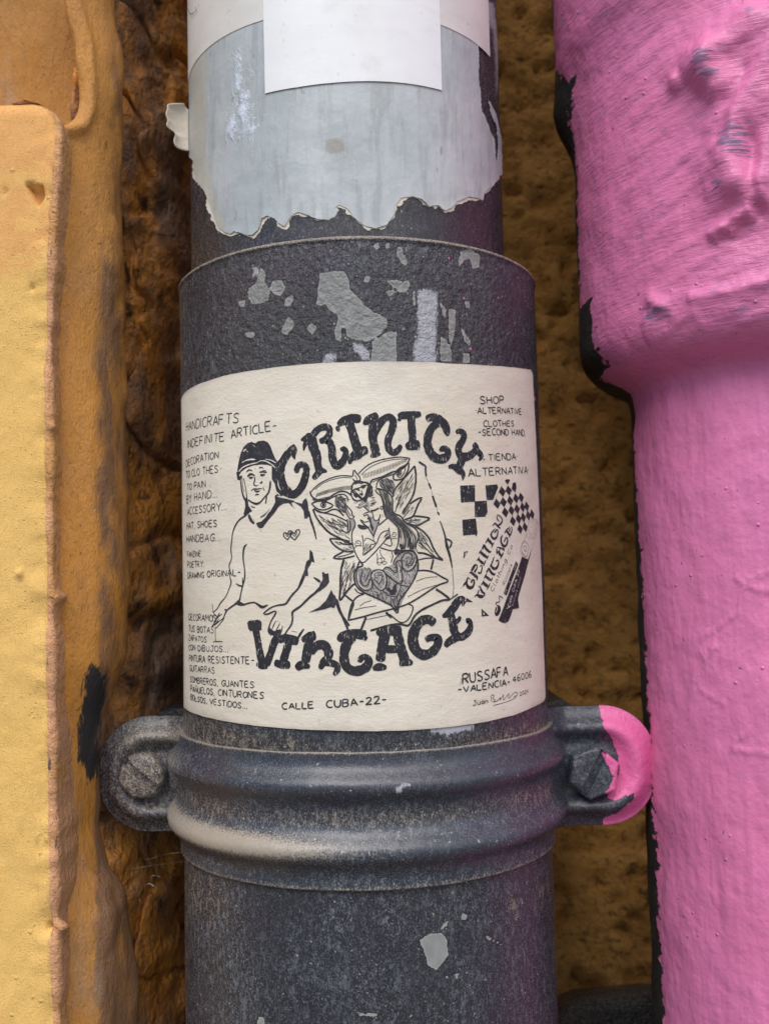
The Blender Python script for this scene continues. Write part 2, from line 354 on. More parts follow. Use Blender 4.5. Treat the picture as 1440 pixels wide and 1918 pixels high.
dirt = sstep(150, 250, px) * .55 + .25 * sstep(1250, 1500, py) * sstep(150, 200, px) + .5 * np.exp(-((px - 195) / 22) ** 2) * sstep(400, 520, py)
tag(grid_obj('orange_pier', P, M['orange'], attrs={'black': np.maximum(blk, blk2) / 2.2, 'dirt': dirt * (hs_ < 0), 'old': sstep(-2, 16, hs_)}), 'tall orange painted render pier with a hollow top corner, right of the yellow plaster', 'pier', kind=None)  # old: mask for the amber shade painted into the hollow

# yellow plaster in front of it
YY = -.030
ztop = edge_z(183, YY, 20.)
def yx(z):
    b = float(np.interp(z, [-.26, -.14, -.08, -.03, .02, .06, .10, .13, .16], [edge_x(p + 4, y, YY + .002) for p, y in
        [(122, 2300), (116, 1900), (108, 1500), (103, 1200), (101, 900), (98, 620), (104, 430), (118, 300), (124, 200)]]))
    q = z - (ztop - .0105)
    if q > 0: b -= .0105 - math.sqrt(max(0, .0105 ** 2 - q * q)) * 1.0
    return b
def ydisp(P, N):
    x, y, z = P[..., 0], P[..., 1], P[..., 2]; px, py = proj(P)
    d = .0007 * fbm(x * 70, z * 50, y * 70, 4, 61) + .0008 * fbm(x * 18, z * 14, y * 18, 2, 62)
    cor = np.exp(-((x - (xr_row - .003)) / .004) ** 2); d = d + .0017 * cor * fbm(x * 60, z * 120, 3, 4, 64) + .0006 * cor * vn(z * 45, 3.3, 1, 66)
    chip = sdf(px, py, [(46, 342), (64, 346), (82, 350), (84, 365), (74, 388), (66, 380)]); d = d - .0032 * sstep(-2, 5, chip)
    for cx_, cy_, r, a in ((38, 1075, 6, .0016), (112, 1735, 9, .003), (95, 1738, 7, -.003), (60, 538, 5, -.0012), (88, 1572, 4, .001), (71, 1568, 4, .0012), (12, 360, 5, -.001), (112, 1120, 10, .0022), (97, 800, 6, .0012)):
        d = d + a * np.exp(-(((px - cx_) / r) ** 2 + ((py - cy_) / r) ** 2))
    return d
_z = np.linspace(-.30, ztop, 460); xr_row = np.array([yx(z) for z in _z])[:, None]
P, N = pillar('yellow', None, YY, yx, .0018, -.30, ztop, .03, 460, ydisp, None, r_top=.006, nfront=150, xd=-.16)
px, py = proj(P); xr2 = np.concatenate([xr_row, xr_row[-1:]])
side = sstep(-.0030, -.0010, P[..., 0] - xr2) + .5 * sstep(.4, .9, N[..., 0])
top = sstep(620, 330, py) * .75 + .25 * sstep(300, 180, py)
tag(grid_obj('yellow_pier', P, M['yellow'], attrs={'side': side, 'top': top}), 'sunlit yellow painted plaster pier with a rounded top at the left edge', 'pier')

# ================================================================ PIPES
R1, R2, CX2 = .055, .04874, -.0027          # lower pipe, upper pipe, upper pipe's axis offset
TH = np.concatenate([np.radians(np.linspace(-104, 104, 430)), np.radians(np.linspace(104, 256, 40))[1:-1]])
def zs_of(o, sc_, pts): return [(o[0] + x / sc_, o[1] + y / sc_) for x, y in pts]
def maxsdf(px, py, polys):
    r = np.full(px.shape, -60.)
    for p in polys:
        p = np.asarray(p, float); x0, y0 = p.min(0) - 45; x1, y1 = p.max(0) + 45
        m = (px > x0) & (px < x1) & (py > y0) & (py < y1)
        if m.any(): r[m] = np.maximum(r[m], sdf(px[m], py[m], p))
    return r
def revolve(name, prof, mat, cx, th, disp=None, parent=None, attrf=None):
    """prof: list of (r, z); rows follow the profile"""
    r = np.array([p[0] for p in prof])[:, None]; z = np.array([p[1] for p in prof])[:, None]
    rr = r + 0 * th[None]; zz = z + 0 * th[None]
    if disp is not None: rr = rr + disp(th[None] + 0 * rr, zz, rr)
    P = np.stack([cx + rr * np.sin(th), -rr * np.cos(th), zz], -1)
    at = attrf(P, th[None] + 0 * rr) if attrf else None
    o = grid_obj(name, P, mat, attrs=at, wrap=True)
    if parent: put(o, parent)
    return o

C4 = lambda pts: zs_of((320, 430), 2.057, pts)
CHIPS = [C4(p) for p in (
 [(345,145),(365,160),(362,200),(380,235),(378,270),(345,288),(310,285),(295,260),(300,225),(325,210),(335,180)],
 [(395,197),(430,195),(442,225),(425,255),(395,252),(380,225)], [(440,265),(470,248),(475,275),(455,300),(435,290)],
 [(455,335),(480,360),(465,385),(445,408),(425,400),(435,365)], [(540,358),(565,375),(545,403),(522,380)],
 [(572,168),(665,158),(685,185),(690,230),(725,265),(755,300),(800,325),(832,345),(830,375),(800,410),(760,430),(715,425),(690,415),(676,410),(672,380),(660,372),(656,400),(660,432),(650,432),(632,420),(630,380),(645,345),(640,325),(610,310),(600,290),(562,290)],
 [(830,195),(870,192),(895,200),(915,190),(922,215),(905,240),(880,245),(870,225),(845,215)], [(830,240),(855,228),(868,245),(840,258)],
 [(870,70),(890,65),(895,90),(912,120),(905,138),(885,125),(870,100)], [(1115,85),(1150,75),(1190,95),(1188,150),(1160,150),(1150,115),(1125,120),(1105,155),(1110,110)],
 [(775,60),(800,50),(805,75),(790,80)], [(825,50),(845,52),(842,75),(825,72)], [(1130,270),(1150,280),(1152,305),(1135,300)], [(285,395),(320,395),(328,415),(290,418)], [(330,430),(345,440),(335,445)],
 [(1070,300),(1095,310),(1095,380),(1085,445),(1072,440),(1068,370)], [(1035,275),(1060,300),(1062,345),(1045,330)], [(1108,360),(1125,385),(1155,430),(1150,450),(1130,430)],
 [(1040,415),(1060,420),(1085,470),(1080,510),(1040,508),(1035,470)], [(1125,475),(1150,475),(1150,515),(1125,515)], [(930,235),(942,232),(942,290),(932,290)],
 [(775,430),(835,395),(870,390),(868,430),(870,520),(770,520)], [(890,375),(900,375),(900,388),(890,388)], [(260,275),(288,268),(285,298),(262,295)], [(745,180),(770,180),(765,205),(742,200)])]
C7 = lambda pts: zs_of((320, 1300), 1.946, pts)
CHIPS += [C7(p) for p in ([(905,895),(945,872),(990,870),(1005,900),(1010,950),(985,985),(965,1010),(935,985),(920,930)], [(1060,800),(1080,805),(1078,825),(1058,820)],
 [(1030,1020),(1055,1015),(1045,1038),(1030,1035)], [(320,1175),(345,1180),(340,1225),(305,1225)], [(675,1160),(760,1165),(750,1175),(690,1173)], [(980,850),(1010,825),(1012,832),(985,860)], [(1150,880),(1215,915),(1210,922),(1150,892)])]
PALE = [C4(p) for p in ([(950,230),(1000,225),(1025,250),(1025,380),(1020,520),(935,520),(935,440),(955,400),(945,340)], [(700,435),(740,440),(768,475),(768,505),(735,500),(705,470)],
 [(595,478),(625,470),(640,490),(630,518),(583,518),(585,495)], [(1000,235),(1030,240),(1025,262),(1005,250)], [(312,140),(335,140),(340,180),(315,185)])]
PALE += [C7(p) for p in ([(940,120),(1100,105),(1105,130),(1000,150),(950,140)],)]
def low_attr(P, th):
    px, py = proj(P); f = np.abs(th) < 1.75
    chip = np.where(f, maxsdf(px, py, CHIPS), -60); pale = np.where(f, maxsdf(px, py, PALE), -60)
    pinks = np.full(px.shape, -60.)
    for x, y, r in ((841,483,1.4),(869,558,1.6),(933,557,1.3),(881,653,1.4),(967,1718,1.6),(1001,748,.4)):
        pinks = np.maximum(pinks, np.where(f, (r + 1.2 - np.hypot(px - x, (py - y) * (.35 if x > 1000 else 1))) * 2.4, -60))
    dust = .50 * sstep(-.35, -1.2, th) + .12 * sstep(.5, 1.3, th) + .25 * sstep(560, 470, py) + .75 * np.exp(-((py - 1345 - 55 * np.cos(th)) / 28) ** 2) + .45 * np.exp(-((py - 1640 - 75 * np.cos(th)) / 40) ** 2) * (.5 + vn(th * 9, P[..., 2] * 60, 0, 5))
    dust = dust - .30 * sstep(.55, 0, np.abs(th - .1)) * sstep(1900, 1740, py) * sstep(1200, 1400, py)
    dust = dust - .34 * sstep(440, 520, py) * sstep(780, 700, py) * sstep(1.25, .9, np.abs(th))
    streak = .35 * np.clip(fbm(th * 14, P[..., 2] * 12, 0, 3, 91), 0, 1)
    return {'chip': chip, 'pale': pale, 'pink': pinks, 'dust': dust + streak, 'cream': .95 * sstep(.0883, .0890, P[..., 2]) * (th < 1.75), 'bubble': sstep(-.06, .02, P[..., 2]) * sstep(1.1, .7, np.abs(th))}  # cream on the rim lip paints its bright highlight line
pipe = tag(empty('drainpipe', (0, 0, -.30)), 'old black cast iron drainpipe with chipped paint standing in the middle', 'drainpipe')
zr = .0893
prof = [(R1, z) for z in np.linspace(-.30, zr - .0012, 520)] + [(R1 + .00025, zr - .0009), (R1 + .0004, zr - .0005), (R1 + .0002, zr), (R1 - .0006, zr + .0004), (R1 - .0020, zr + .0003), (R1 - .0036, zr - .0006), (R1 - .0040, zr - .004), (R1 - .0040, zr - .02)]
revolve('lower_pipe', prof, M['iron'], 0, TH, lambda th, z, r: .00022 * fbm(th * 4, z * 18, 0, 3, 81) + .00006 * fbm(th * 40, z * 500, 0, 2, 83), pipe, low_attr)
def up_attr(P, th):
    px, py = proj(P); z0 = 0 * th; f = np.abs(th) < 1.75
    dust = .35 * sstep(430, 480, py) + .5 * sstep(-.5, -1.3, th) + .25 * sstep(.7, 1.4, th)
    pale = np.where(f, maxsdf(px, py, [[(893, 0), (930, 0), (940, 100), (934, 180), (925, 190), (922, 100), (918, 60)]]), -60) - 4
    return {'chip': z0 - 60, 'pale': pale, 'pink': z0 - 60, 'dust': dust, 'cream': z0, 'bubble': .6 * sstep(420, 360, py)}
revolve('upper_pipe', [(R2, z) for z in np.linspace(.07, .34, 200)], M['upper'], CX2, TH, lambda th, z, r: .00010 * fbm(th * 4, z * 20, 0, 3, 85), pipe, up_attr)
# ring of old putty in the joint
revolve('joint_putty', [(R2 - .001, .0885), (R2 + .0012, .0882), (R2 + .002, .0870), (R2 + .0026, .0852), (R2, .084)], M['back'], CX2, TH, None, pipe, lambda P, th: {k: 0 * th - (60 if k in ('chip', 'pale', 'pink') else 0) for k in ('chip', 'pale', 'pink', 'dust', 'cream', 'bubble')})

# ---- clamp
def zf(py): return float(hit_cyl(690., float(py), .0565)[1])
zt, zc1, zg, zc2, zb = zf(1410), zf(1474), zf(1535), zf(1597), zf(1668)
def prof_r(z):
    g = lambda c, s: np.exp(-np.abs((z - c) / s) ** 2.3)
    r = .0562 + .0034 * g(zc1, .0036) + .0037 * g(zc2, .0039)
    return r
zz = np.linspace(zt, zb, 150)
cprof = [(.0549, zt), (.0556, zt)] + [(prof_r(z), z) for z in zz] + [(.0560, zb - .0003), (.0549, zb - .0003)]
def clamp_attr(P, th, pink=None):
    z = P[..., 2]; px, py = proj(P); z0 = 0 * z
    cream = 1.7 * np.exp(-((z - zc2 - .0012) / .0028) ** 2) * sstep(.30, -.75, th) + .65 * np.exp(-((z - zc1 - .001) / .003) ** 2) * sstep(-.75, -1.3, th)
    dust = .85 * np.exp(-((z - zg) / .0042) ** 2) + .35 * np.exp(-((z - zb - .004) / .002) ** 2) + .5 * sstep(zc2 - .004, zb, z) + .25 * sstep(-.4, -1.2, th)
    chip = maxsdf(px, py, [C7([(815,340),(825,322),(870,320),(872,330),(835,332),(822,350)])]) if False else z0 - 60
    return {'chip': chip, 'pale': maxsdf(px, py, [C7([(505,330),(515,330),(512,375),(505,370)]), C7([(815,345),(835,325),(868,322),(872,335),(850,345),(835,365),(820,362)])]) - 1, 'pink': z0 - 60, 'dust': dust - .12, 'cream': cream + .8 * np.exp(-((z - zt) / .0005) ** 2) + .55 * np.exp(-((z - zb) / .0008) ** 2), 'bubble': .06 + z0}  # dusty cream, plus bright edge lines painted in at top and bottom
clamp = tag(empty('pipe_clamp', (0, 0, zb)), 'black ribbed metal clamp bolted round the drainpipe below the poster, right ear painted pink', 'clamp')
thc = np.radians(np.linspace(-94, 94, 420))
rr = np.array([p[0] for p in cprof])[:, None] + .00012 * fbm(thc[None] * 6, np.array([p[1] for p in cprof])[:, None] * 40, 0, 3, 95)
zc = np.array([p[1] for p in cprof])[:, None] + 0 * thc[None] + .0002 * fbm(thc * 5, 0, 0, 2, 96)[None]
flare = .0055 * sstep(math.radians(70), math.radians(94), np.abs(thc))[None]
Pc = np.stack([rr * np.sin(thc) * (1 + 0 * flare), -rr * np.cos(thc), zc], -1)
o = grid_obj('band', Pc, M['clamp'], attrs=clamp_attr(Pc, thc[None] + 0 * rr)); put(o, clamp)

def ear(side, bx, by, rr_, spine_in, spine_out, ye, attr_poly):
    """pressed flange: flat lip, U-shaped ridge running out of the two ribs, dished middle"""
    c = hit_plane(np.array([float(bx)]), np.array([float(by)]), ye)[0]
    so_ = hit_plane(np.array([float(spine_out)]), np.array([float(by)]), ye)[0][0]; si = .051 * side
    n1, n2, n3 = 60, 70, 40
    # perimeter of a half stadium: top straight, half circle, bottom straight
    per = []
    for t in np.linspace(0, 1, n3)[:-1]: per.append((si + (so_ - si) * t, 0., 1.))
    for a in np.linspace(0, math.pi, n2): per.append((so_, math.sin(a), math.cos(a)))
    for t in np.linspace(0, 1, n3)[1:]: per.append((so_ + (si - so_) * t, 0., -1.))
    per = np.array(per); s = np.concatenate([np.linspace(0, 1, n1), [1.0, .93, 0.0]])
    thick = np.concatenate([np.zeros(n1), [.0022, .0024, .0024]])
    # squarer outline: corners cut like a bent strap
    sq = 1 + .05 * np.abs(np.sin(2 * np.arctan2(per[:, 1], per[:, 2])))
    px_ = per[None, :, 0] + side * per[None, :, 1] * s[:, None] * rr_ * sq[None] + 0 * s[:, None]
    pz_ = c[2] + per[None, :, 2] * s[:, None] * rr_ * sq[None]
    inner = sstep(si * side + .010, si * side + .001, per[:, 0] * side)      # towards the pipe the ridges climb onto the ribs
    sr = s[:, None]
    h = .0034 * np.exp(-np.abs((sr - .66) / (.155 + .05 * per[None, :, 1])) ** 2.2) + .0006 * sstep(.4, .2, sr)
    h = h * (1 + .5 * inner[None]) - .0004 * sstep(.86, 1, sr)
    py_ = ye - h + thick[:, None] - .006 * inner[None] * (thick[:, None] == 0) + .0002 * fbm(px_ * 200, pz_ * 200, 0, 3, 97)
    P = np.stack([px_, py_, pz_], -1)
    px, py = proj(P); z0 = 0 * px
    pk = maxsdf(px, py, [attr_poly]) if attr_poly else z0 - 60
    creamy = (.42 * np.exp(-((s[:, None] - .70) / .16) ** 2) * sstep(-.2, .8, per[None, :, 2]) + .2 * sstep(.6, 1, per[None, :, 2])) if side < 0 else z0
    e = grid_obj('ear', P, M['clamp'], attrs={'chip': z0 - 60, 'pale': z0 - 60, 'pink': pk, 'dust': z0 + (.75 if side < 0 else -.15), 'cream': creamy, 'bubble': .3 + z0}, flip=side < 0)
    put(e, clamp); return e, c
def bolt(cx, cy, r, ye, hexness, slot_ang, h, tilt, attr_poly, dust, dome=.0):
    c = hit_plane(np.array([float(cx)]), np.array([float(cy)]), ye)[0]
    a = np.linspace(0, 2 * math.pi, 145)[:-1]; s = np.concatenate([[0.001], np.linspace(.04, .86, 34), [.93, .97, 1.0, 1.0, 1.0]])
    hx = 1 / np.maximum(np.abs(np.cos(((a - tilt) % (math.pi / 3)) - math.pi / 6)), .5) * .93; rad = r * (hexness * hx + (1 - hexness))
    hh = np.concatenate([h + dome * (1 - s[:35] ** 2), [h - .0002, h - .0006, h - .0012, h - .003, -.001]])
    x = s[:, None] * rad[None] * np.cos(a)[None]; z = s[:, None] * rad[None] * np.sin(a)[None]; y = hh[:, None] + 0 * x
    d = x * math.sin(slot_ang) - z * math.cos(slot_ang); groove = sstep(.00125, .0007, np.abs(d)); y = y - groove * .0021 * (s[:, None] < .99) + .00025 * fbm(x * 300, z * 300, cx, 3, 98)
    y = y - .0010 * sstep(.3, 1, s[:, None]) * np.clip(fbm(x * 160, z * 160, 2, 2, 77), -.2, 1)
    P = np.stack([c[0] + x, ye - y, c[2] + z], -1); px, py = proj(P); z0 = 0 * px
    b = grid_obj('bolt', P, M['clamp'], attrs={'chip': z0 - 60, 'pale': z0 - 60, 'pink': maxsdf(px, py, [attr_poly]) if attr_poly else z0 - 60, 'dust': z0 + dust * 1.5, 'cream': z0 + (.5 if dust > .5 else 0), 'bubble': z0 + .35}, wrap=True, flip=True)
    put(b, clamp); return b
PK = [(1118,1312),(1150,1308),(1200,1335),(1236,1400),(1236,1480),(1200,1540),(1160,1558),(1128,1553),(1128,1534),(1160,1520),(1182,1502),(1186,1487),(1170,1492),(1150,1500),(1136,1494),(1140,1482),(1152,1462),(1160,1440),(1155,1415),(1145,1385),(1130,1360)]
ear(-1, 272, 1450, .0172, 345, 292, -.002, None); ear(1, 1105, 1434, .0178, 1030, 1118, -.002, PK)
b1 = bolt(272, 1449, .0069, -.002, .35, math.radians(-40), .0046, .1, None, .9, .0010); b1['label'] = 'dusty worn slotted bolt head'
b2 = bolt(1106, 1443, .0076, -.002, .95, math.radians(62), .0052, .35, [(1124,1408),(1150,1404),(1162,1440),(1158,1492),(1140,1494),(1132,1484),(1146,1466),(1150,1455),(1140,1440),(1130,1420)], .05); b2['label'] = 'dark slotted hexagon bolt head with pink paint on its right'
# rear half of the clamp
def rear():
    P = []
    for x in np.concatenate([np.linspace(-.0735, -.050, 20), np.linspace(.050, .0715, 20)]):
        e = min(abs(x + .0735), abs(x - .0715)); k = min(1, .45 + .55 * (e / .009) ** .5) if e < .009 else 1
        zz0, hgt = (zc1 + zc2) / 2 + .0015, .0185 * k
        P.append([[x, yy, zz0 + q * hgt] for q, yy in ((-1, .0165), (-1, .0135), (-.8, .0130), (0, .0130), (.8, .0130), (1, .0135), (1, .0165), (1, .05))])
    P = np.array(P)
    for i, seg in enumerate((P[:20], P[20:])):
        z0 = 0 * seg[..., 0]; o = grid_obj('rear_strap', seg, M['back'], attrs={'chip': z0 - 60, 'pale': z0 - 60, 'pink': z0 - 60, 'dust': z0 + .1, 'cream': z0, 'bubble': z0 + 1}, smooth=False); put(o, clamp)
rear()

# ---- dark bracket of the pink pipe, low down in the gap
def bx(n): return hit_plane(np.array([float(n[0])]), np.array([float(n[1])]), .045)[0]
top = [(1030, 1960), (1040, 1915), (1060, 1890), (1100, 1872), (1160, 1866), (1205, 1862), (1240, 1858)]
rows = []
for i in range(60):
    t = i / 59 * (len(top) - 1); k = min(int(t), len(top) - 2); f = t - k
    q = bx((top[k][0] * (1 - f) + top[k + 1][0] * f, top[k][1] * (1 - f) + top[k + 1][1] * f))
    rows.append([[q[0], .0785, q[2] - .010], [q[0], .052, q[2] - .0004], [q[0], .0455, q[2] - .0008], [q[0], .044, q[2] - .0025], [q[0], .046, q[2] - .006], [q[0], .047, q[2] - .02], [q[0], .047, q[2] - .06]])
Pb = np.array(rows); Pb[..., 1] += .0008 * fbm(Pb[..., 0] * 200, Pb[..., 2] * 200, 0, 3, 14)
z0 = 0 * Pb[..., 0]
brk = grid_obj('pipe_bracket', Pb, M['back'], attrs={'chip': z0 - 60, 'pale': z0 - 60, 'pink': z0 - 60, 'dust': z0 + .9, 'cream': z0 + .25 * (np.arange(7)[None] < 4), 'bubble': z0 + 2})
tag(brk, 'blackened iron bracket in the gap between drainpipe and pink pipe, at the bottom edge', 'bracket')

# ---- pink pipe
PCX = .136
tp = np.concatenate([np.radians(np.linspace(-126, 62, 470)), np.radians(np.linspace(62, 234, 44))[1:-1]])
zt_ = lambda R, x, y: float(hit_cyl(float(x), float(y), R, PCX)[1])
zl1, zl2 = zt_(.064, 1300, 596), zt_(.0505, 1300, 702)
zk = [-.30, zl2 - .004, zl2, zl2 + .0025, zl2 + (zl1 - zl2) * .35, zl2 + (zl1 - zl2) * .7, zl1, zl1 + .004, .10, .150, .158, .165, .18, .34]
rk = [.0500, .0500, .0504, .0522, .0582, .0628, .0646, .0650, .0650, .0652, .0664, .0690, .0706, .0706]
zp = np.linspace(-.30, .34, 680); rp = np.interp(zp, zk, rk)
ker = np.hanning(9); ker /= ker.sum(); rp = np.convolve(np.pad(rp, 4, 'edge'), ker, 'valid')
Tm, Zm = np.meshgrid(tp, zp); Rm = rp[:, None] + 0 * Tm
bell = sstep(zl2 - .002, zl2 + .006, Zm)
def relief(P0, px, py):
    d = .0008 * fbm(Tm * 5, Zm * 60, 0, 4, 101) + .0006 * fbm(Tm * 2.5, Zm * 12, 4, 3, 102)
    d += bell * .00045 * fbm(Tm * 3 + Zm * 40, Zm * 420 - Tm * 10, 0, 3, 103) + (1 - bell) * .00014 * fbm(Tm * 26, Zm * 30, 0, 3, 104)
    d += .0010 * np.exp(-((Zm - zl1) / .004) ** 2) * fbm(Tm * 12, Zm * 90, 2, 4, 105)
    def worm(pts, w, a):
        r = np.full(px.shape, 1e9)
        for (x0, y0), (x1, y1) in zip(pts[:-1], pts[1:]):
            ex, ey = x1 - x0, y1 - y0; t = np.clip(((px - x0) * ex + (py - y0) * ey) / (ex * ex + ey * ey), 0, 1); r = np.minimum(r, np.hypot(px - x0 - t * ex, py - y0 - t * ey))
        return a * np.exp(-(r / w) ** 2)
    wob = 10 * fbm(px / 40, py / 40, 0, 3, 110); px = px + wob; py = py + 8 * fbm(px / 35, py / 35, 5, 3, 111)
    d += worm([(1470, 30), (1420, 45), (1375, 75), (1345, 100), (1330, 125)], 46, .0062)
    d += worm([(1332, 110), (1328, 150), (1345, 165)], 32, .0030)
    d += worm([(1460, 110), (1410, 170), (1375, 240), (1365, 300), (1372, 340)], 46, .0062)
    d += worm([(1455, 200), (1440, 290), (1425, 370)], 32, .0040)
    d += worm([(1400, 145), (1370, 200), (1350, 260)], 12, -.0014) + worm([(1415, 270), (1408, 350), (1420, 400)], 12, -.0018)
    d += worm([(1265, 150), (1262, 165)], 13, .0022) + worm([(1330, 440), (1360, 420), (1400, 400)], 10, .0022) + worm([(1338, 452), (1352, 430), (1372, 436), (1385, 415), (1408, 412)], 5, .0013) - .0006 * np.exp(-(((px - 1375) / 22) ** 2 + ((py - 447) / 8) ** 2))
    d += worm([(1222, 562), (1240, 570)], 14, .0016) + worm([(1300, 560), (1380, 545), (1450, 520)], 12, .0014)
    d += worm([(1380, 1085), (1400, 1100), (1440, 1108)], 3.5, .0005) + worm([(1395, 1100), (1380, 1150), (1310, 1195)], 3.2, .0004) + worm([(1400, 1090), (1440, 1070)], 3, .0004)
    d += worm([(1318, 1220), (1340, 1215), (1325, 1240), (1310, 1222)], 2.5, .0004) + worm([(1310, 1290), (1355, 1320)], 3, .0004) + worm([(1440, 1415), (1370, 1405), (1380, 1385), (1400, 1380)], 3, .0004)
    return d
P0 = np.stack([PCX + Rm * np.sin(Tm), -Rm * np.cos(Tm), Zm], -1); px, py = proj(P0)
front = sstep(1.3, 1.0, np.abs(Tm)); d = relief(P0, px, py) * front + (1 - front) * .0008 * fbm(Tm * 5, Zm * 60, 0, 4, 101)
# nib at the top left of the bell
d += .0060 * np.exp(-((Tm + 1.80) / .22) ** 2 - ((Zm - .152) / .011) ** 2)
Rm2 = Rm + d; Pp = np.stack([PCX + Rm2 * np.sin(Tm), -Rm2 * np.cos(Tm), Zm], -1)
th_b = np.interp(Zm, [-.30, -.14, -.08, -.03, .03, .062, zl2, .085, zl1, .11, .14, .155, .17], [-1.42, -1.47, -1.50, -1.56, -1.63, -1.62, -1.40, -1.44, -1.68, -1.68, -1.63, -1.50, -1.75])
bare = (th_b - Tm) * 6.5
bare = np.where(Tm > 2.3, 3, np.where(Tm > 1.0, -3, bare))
dry = maxsdf(px, py, [[(1310, 110), (1345, 105), (1360, 150), (1345, 175), (1312, 160)], [(1345, 260), (1375, 230), (1412, 250), (1415, 300), (1395, 320), (1350, 300)], [(1340, 340), (1372, 345), (1370, 370), (1335, 372)], [(1195, 570), (1260, 565), (1262, 605), (1205, 610)], [(1330, 660), (1335, 668), (1320, 668)]]) / 30
pinkp = grid_obj('painted_pipe', Pp, M['pink'], attrs={'bell': bell, 'bare': bare, 'dry': np.clip(dry + .35, 0, .8)}, wrap=True)
tag(pinkp, 'thick pink painted pipe with a wider lumpy bell at its top, along the right edge', 'pipe')

# ================================================================ STICKERS
def outline(px, R, cx=0.0):
    a = np.asarray(px, float); th, z = hit_cyl(a[:, 0], a[:, 1], R, cx); return np.stack([th * R, z], -1) * 1000
def subdiv(poly, step, amp=0.0, seed=0, closed=True):
    out = []; n = len(poly); rnd = random.Random(seed)
    for i in range(n if closed else n - 1):
        a, b = np.array(poly[i]), np.array(poly[(i + 1) % n]); L = np.linalg.norm(b - a); k = max(1, int(L / step))
        for j in range(k):
            p = a + (b - a) * j / k
            if amp: p = p + np.array([rnd.uniform(-amp, amp), rnd.uniform(-amp, amp)])
            out.append(p)
    if not closed: out.append(np.array(poly[-1]))
    return out
def patch(name, poly, R, cx, mat, thick=.00018, h=1.5, lift=None, parent=None, attrf=None, yoff=0):
    """sheet with the outline poly (millimetres of arc and height) wrapped on a cylinder"""
    poly = np.asarray(poly); lo, hi = poly.min(0), poly.max(0)
    gx, gy = np.meshgrid(np.arange(lo[0] + h / 2, hi[0], h), np.arange(lo[1] + h / 2, hi[1], h))
    g = np.stack([gx.ravel(), gy.ravel()], -1)
    if len(g): g = g[sdf(g[:, 0], g[:, 1], poly) > h * .35]
    V = [Vector(p) for p in poly] + [Vector(p) for p in g]; n = len(poly)
    r = delaunay_2d_cdt(V, [], [list(range(n))], 1, 1e-5)
    vs = np.array([tuple(v) for v in r[0]]); tr = np.array([f for f in r[2] if len(f) == 3])
    a = vs[tr[:, 0]]; b = vs[tr[:, 1]]; c = vs[tr[:, 2]]
    ar = (b[:, 0] - a[:, 0]) * (c[:, 1] - a[:, 1]) - (b[:, 1] - a[:, 1]) * (c[:, 0] - a[:, 0])
    cen = (a + b + c) / 3; keep = sdf(cen[:, 0], cen[:, 1], poly) > 0; tr = tr[keep]; ar = ar[keep]
    tr[ar < 0] = tr[ar < 0][:, ::-1]
    lf = lift(vs) if lift is not None else 0
    th = vs[:, 0] / 1000 / R; rr_ = R + thick + lf; P = np.stack([cx + rr_ * np.sin(th), -rr_ * np.cos(th), vs[:, 1] / 1000], -1)
    at = attrf(P, vs) if attrf else {}
    if thick > 0:
        ed = {}
        for t in tr:
            for i in range(3): ed[(t[i], t[(i + 1) % 3])] = 1
        bd = [e for e in ed if (e[1], e[0]) not in ed]
        rb = rr_ - thick * .9; Q = np.stack([cx + rb * np.sin(th), -rb * np.cos(th), vs[:, 1] / 1000], -1)
        N = len(P); side = [(q + 2 * N, p + 2 * N, p + 3 * N) for p, q in bd] + [(q + 2 * N, p + 3 * N, q + 3 * N) for p, q in bd]
        P = np.concatenate([P, Q, P, Q]); at = {k: np.concatenate([v] * 4) for k, v in at.items()}
        tr = np.concatenate([tr, tr[:, ::-1] + N, np.array(side)])
    o = new_obj(name, raw_mesh(name, P, tr, True, at), mat)
    if thick > 0:
        o.data.polygons.foreach_set('use_smooth', np.concatenate([np.full(len(tr) - len(side), True), np.full(len(side), False)]))
    if parent: o.parent = parent
    return o

def m_grey():
    t = NT('grey_weathered_vinyl', .42)
    st = t.noise(300, 5, .65, t.scale(1, 1, .14)); big = t.noise(32, 4, .6)
    c = t.mix(t.map(big, .32, .7), (.40, .455, .485), (.52, .56, .58)); c = t.mix(t.math('MULTIPLY', t.map(st, .48, .66), .5), c, (.27, .29, .30)); c = t.mix(t.math('MULTIPLY', t.noise(75, 5, .7, lo=.5, hi=.66), .35), c, (.33, .355, .37))
    c = t.mix(t.math('MULTIPLY', t.noise(1200, 3, .7, lo=.6, hi=.7), .4), c, (.62, .66, .70))
    c = t.mix(t.math('MULTIPLY', t.noise(210, 3, .6, t.scale(1, 1, .4), lo=.66, hi=.72), .55), c, (.20, .195, .19))
    s = t.map(t.math('ADD', t.attr('shine'), t.math('MULTIPLY', t.math('SUBTRACT', t.noise(300, 5, .72, t.scale(1, 1, .5)), .5), 3.0)), .30, 1.1)
    c = t.mix(t.math('MULTIPLY', s, .8), c, (.66, .76, .90))
    br = t.map(t.math('ADD', t.attr('stain'), t.math('MULTIPLY', t.math('SUBTRACT', t.noise(230, 5, .65), .5), 26.0)), -2, 6); c = t.mix(t.math('MULTIPLY', br, .55), c, (.27, .225, .175))
    yl = t.map(t.math('ADD', t.attr('yellowed'), t.math('MULTIPLY', t.math('SUBTRACT', t.noise(160, 4), .5), .6)), .3, .8); c = t.mix(t.math('MULTIPLY', yl, .6), c, (.50, .47, .36))
    t.color(c); t.rough(t.map(st, .3, .7, .34, .55)); t.bump((t.noise(90, 4), .0006), (st, .00018), (t.math('MULTIPLY', s, t.noise(500, 3)), .0006)); return t.m
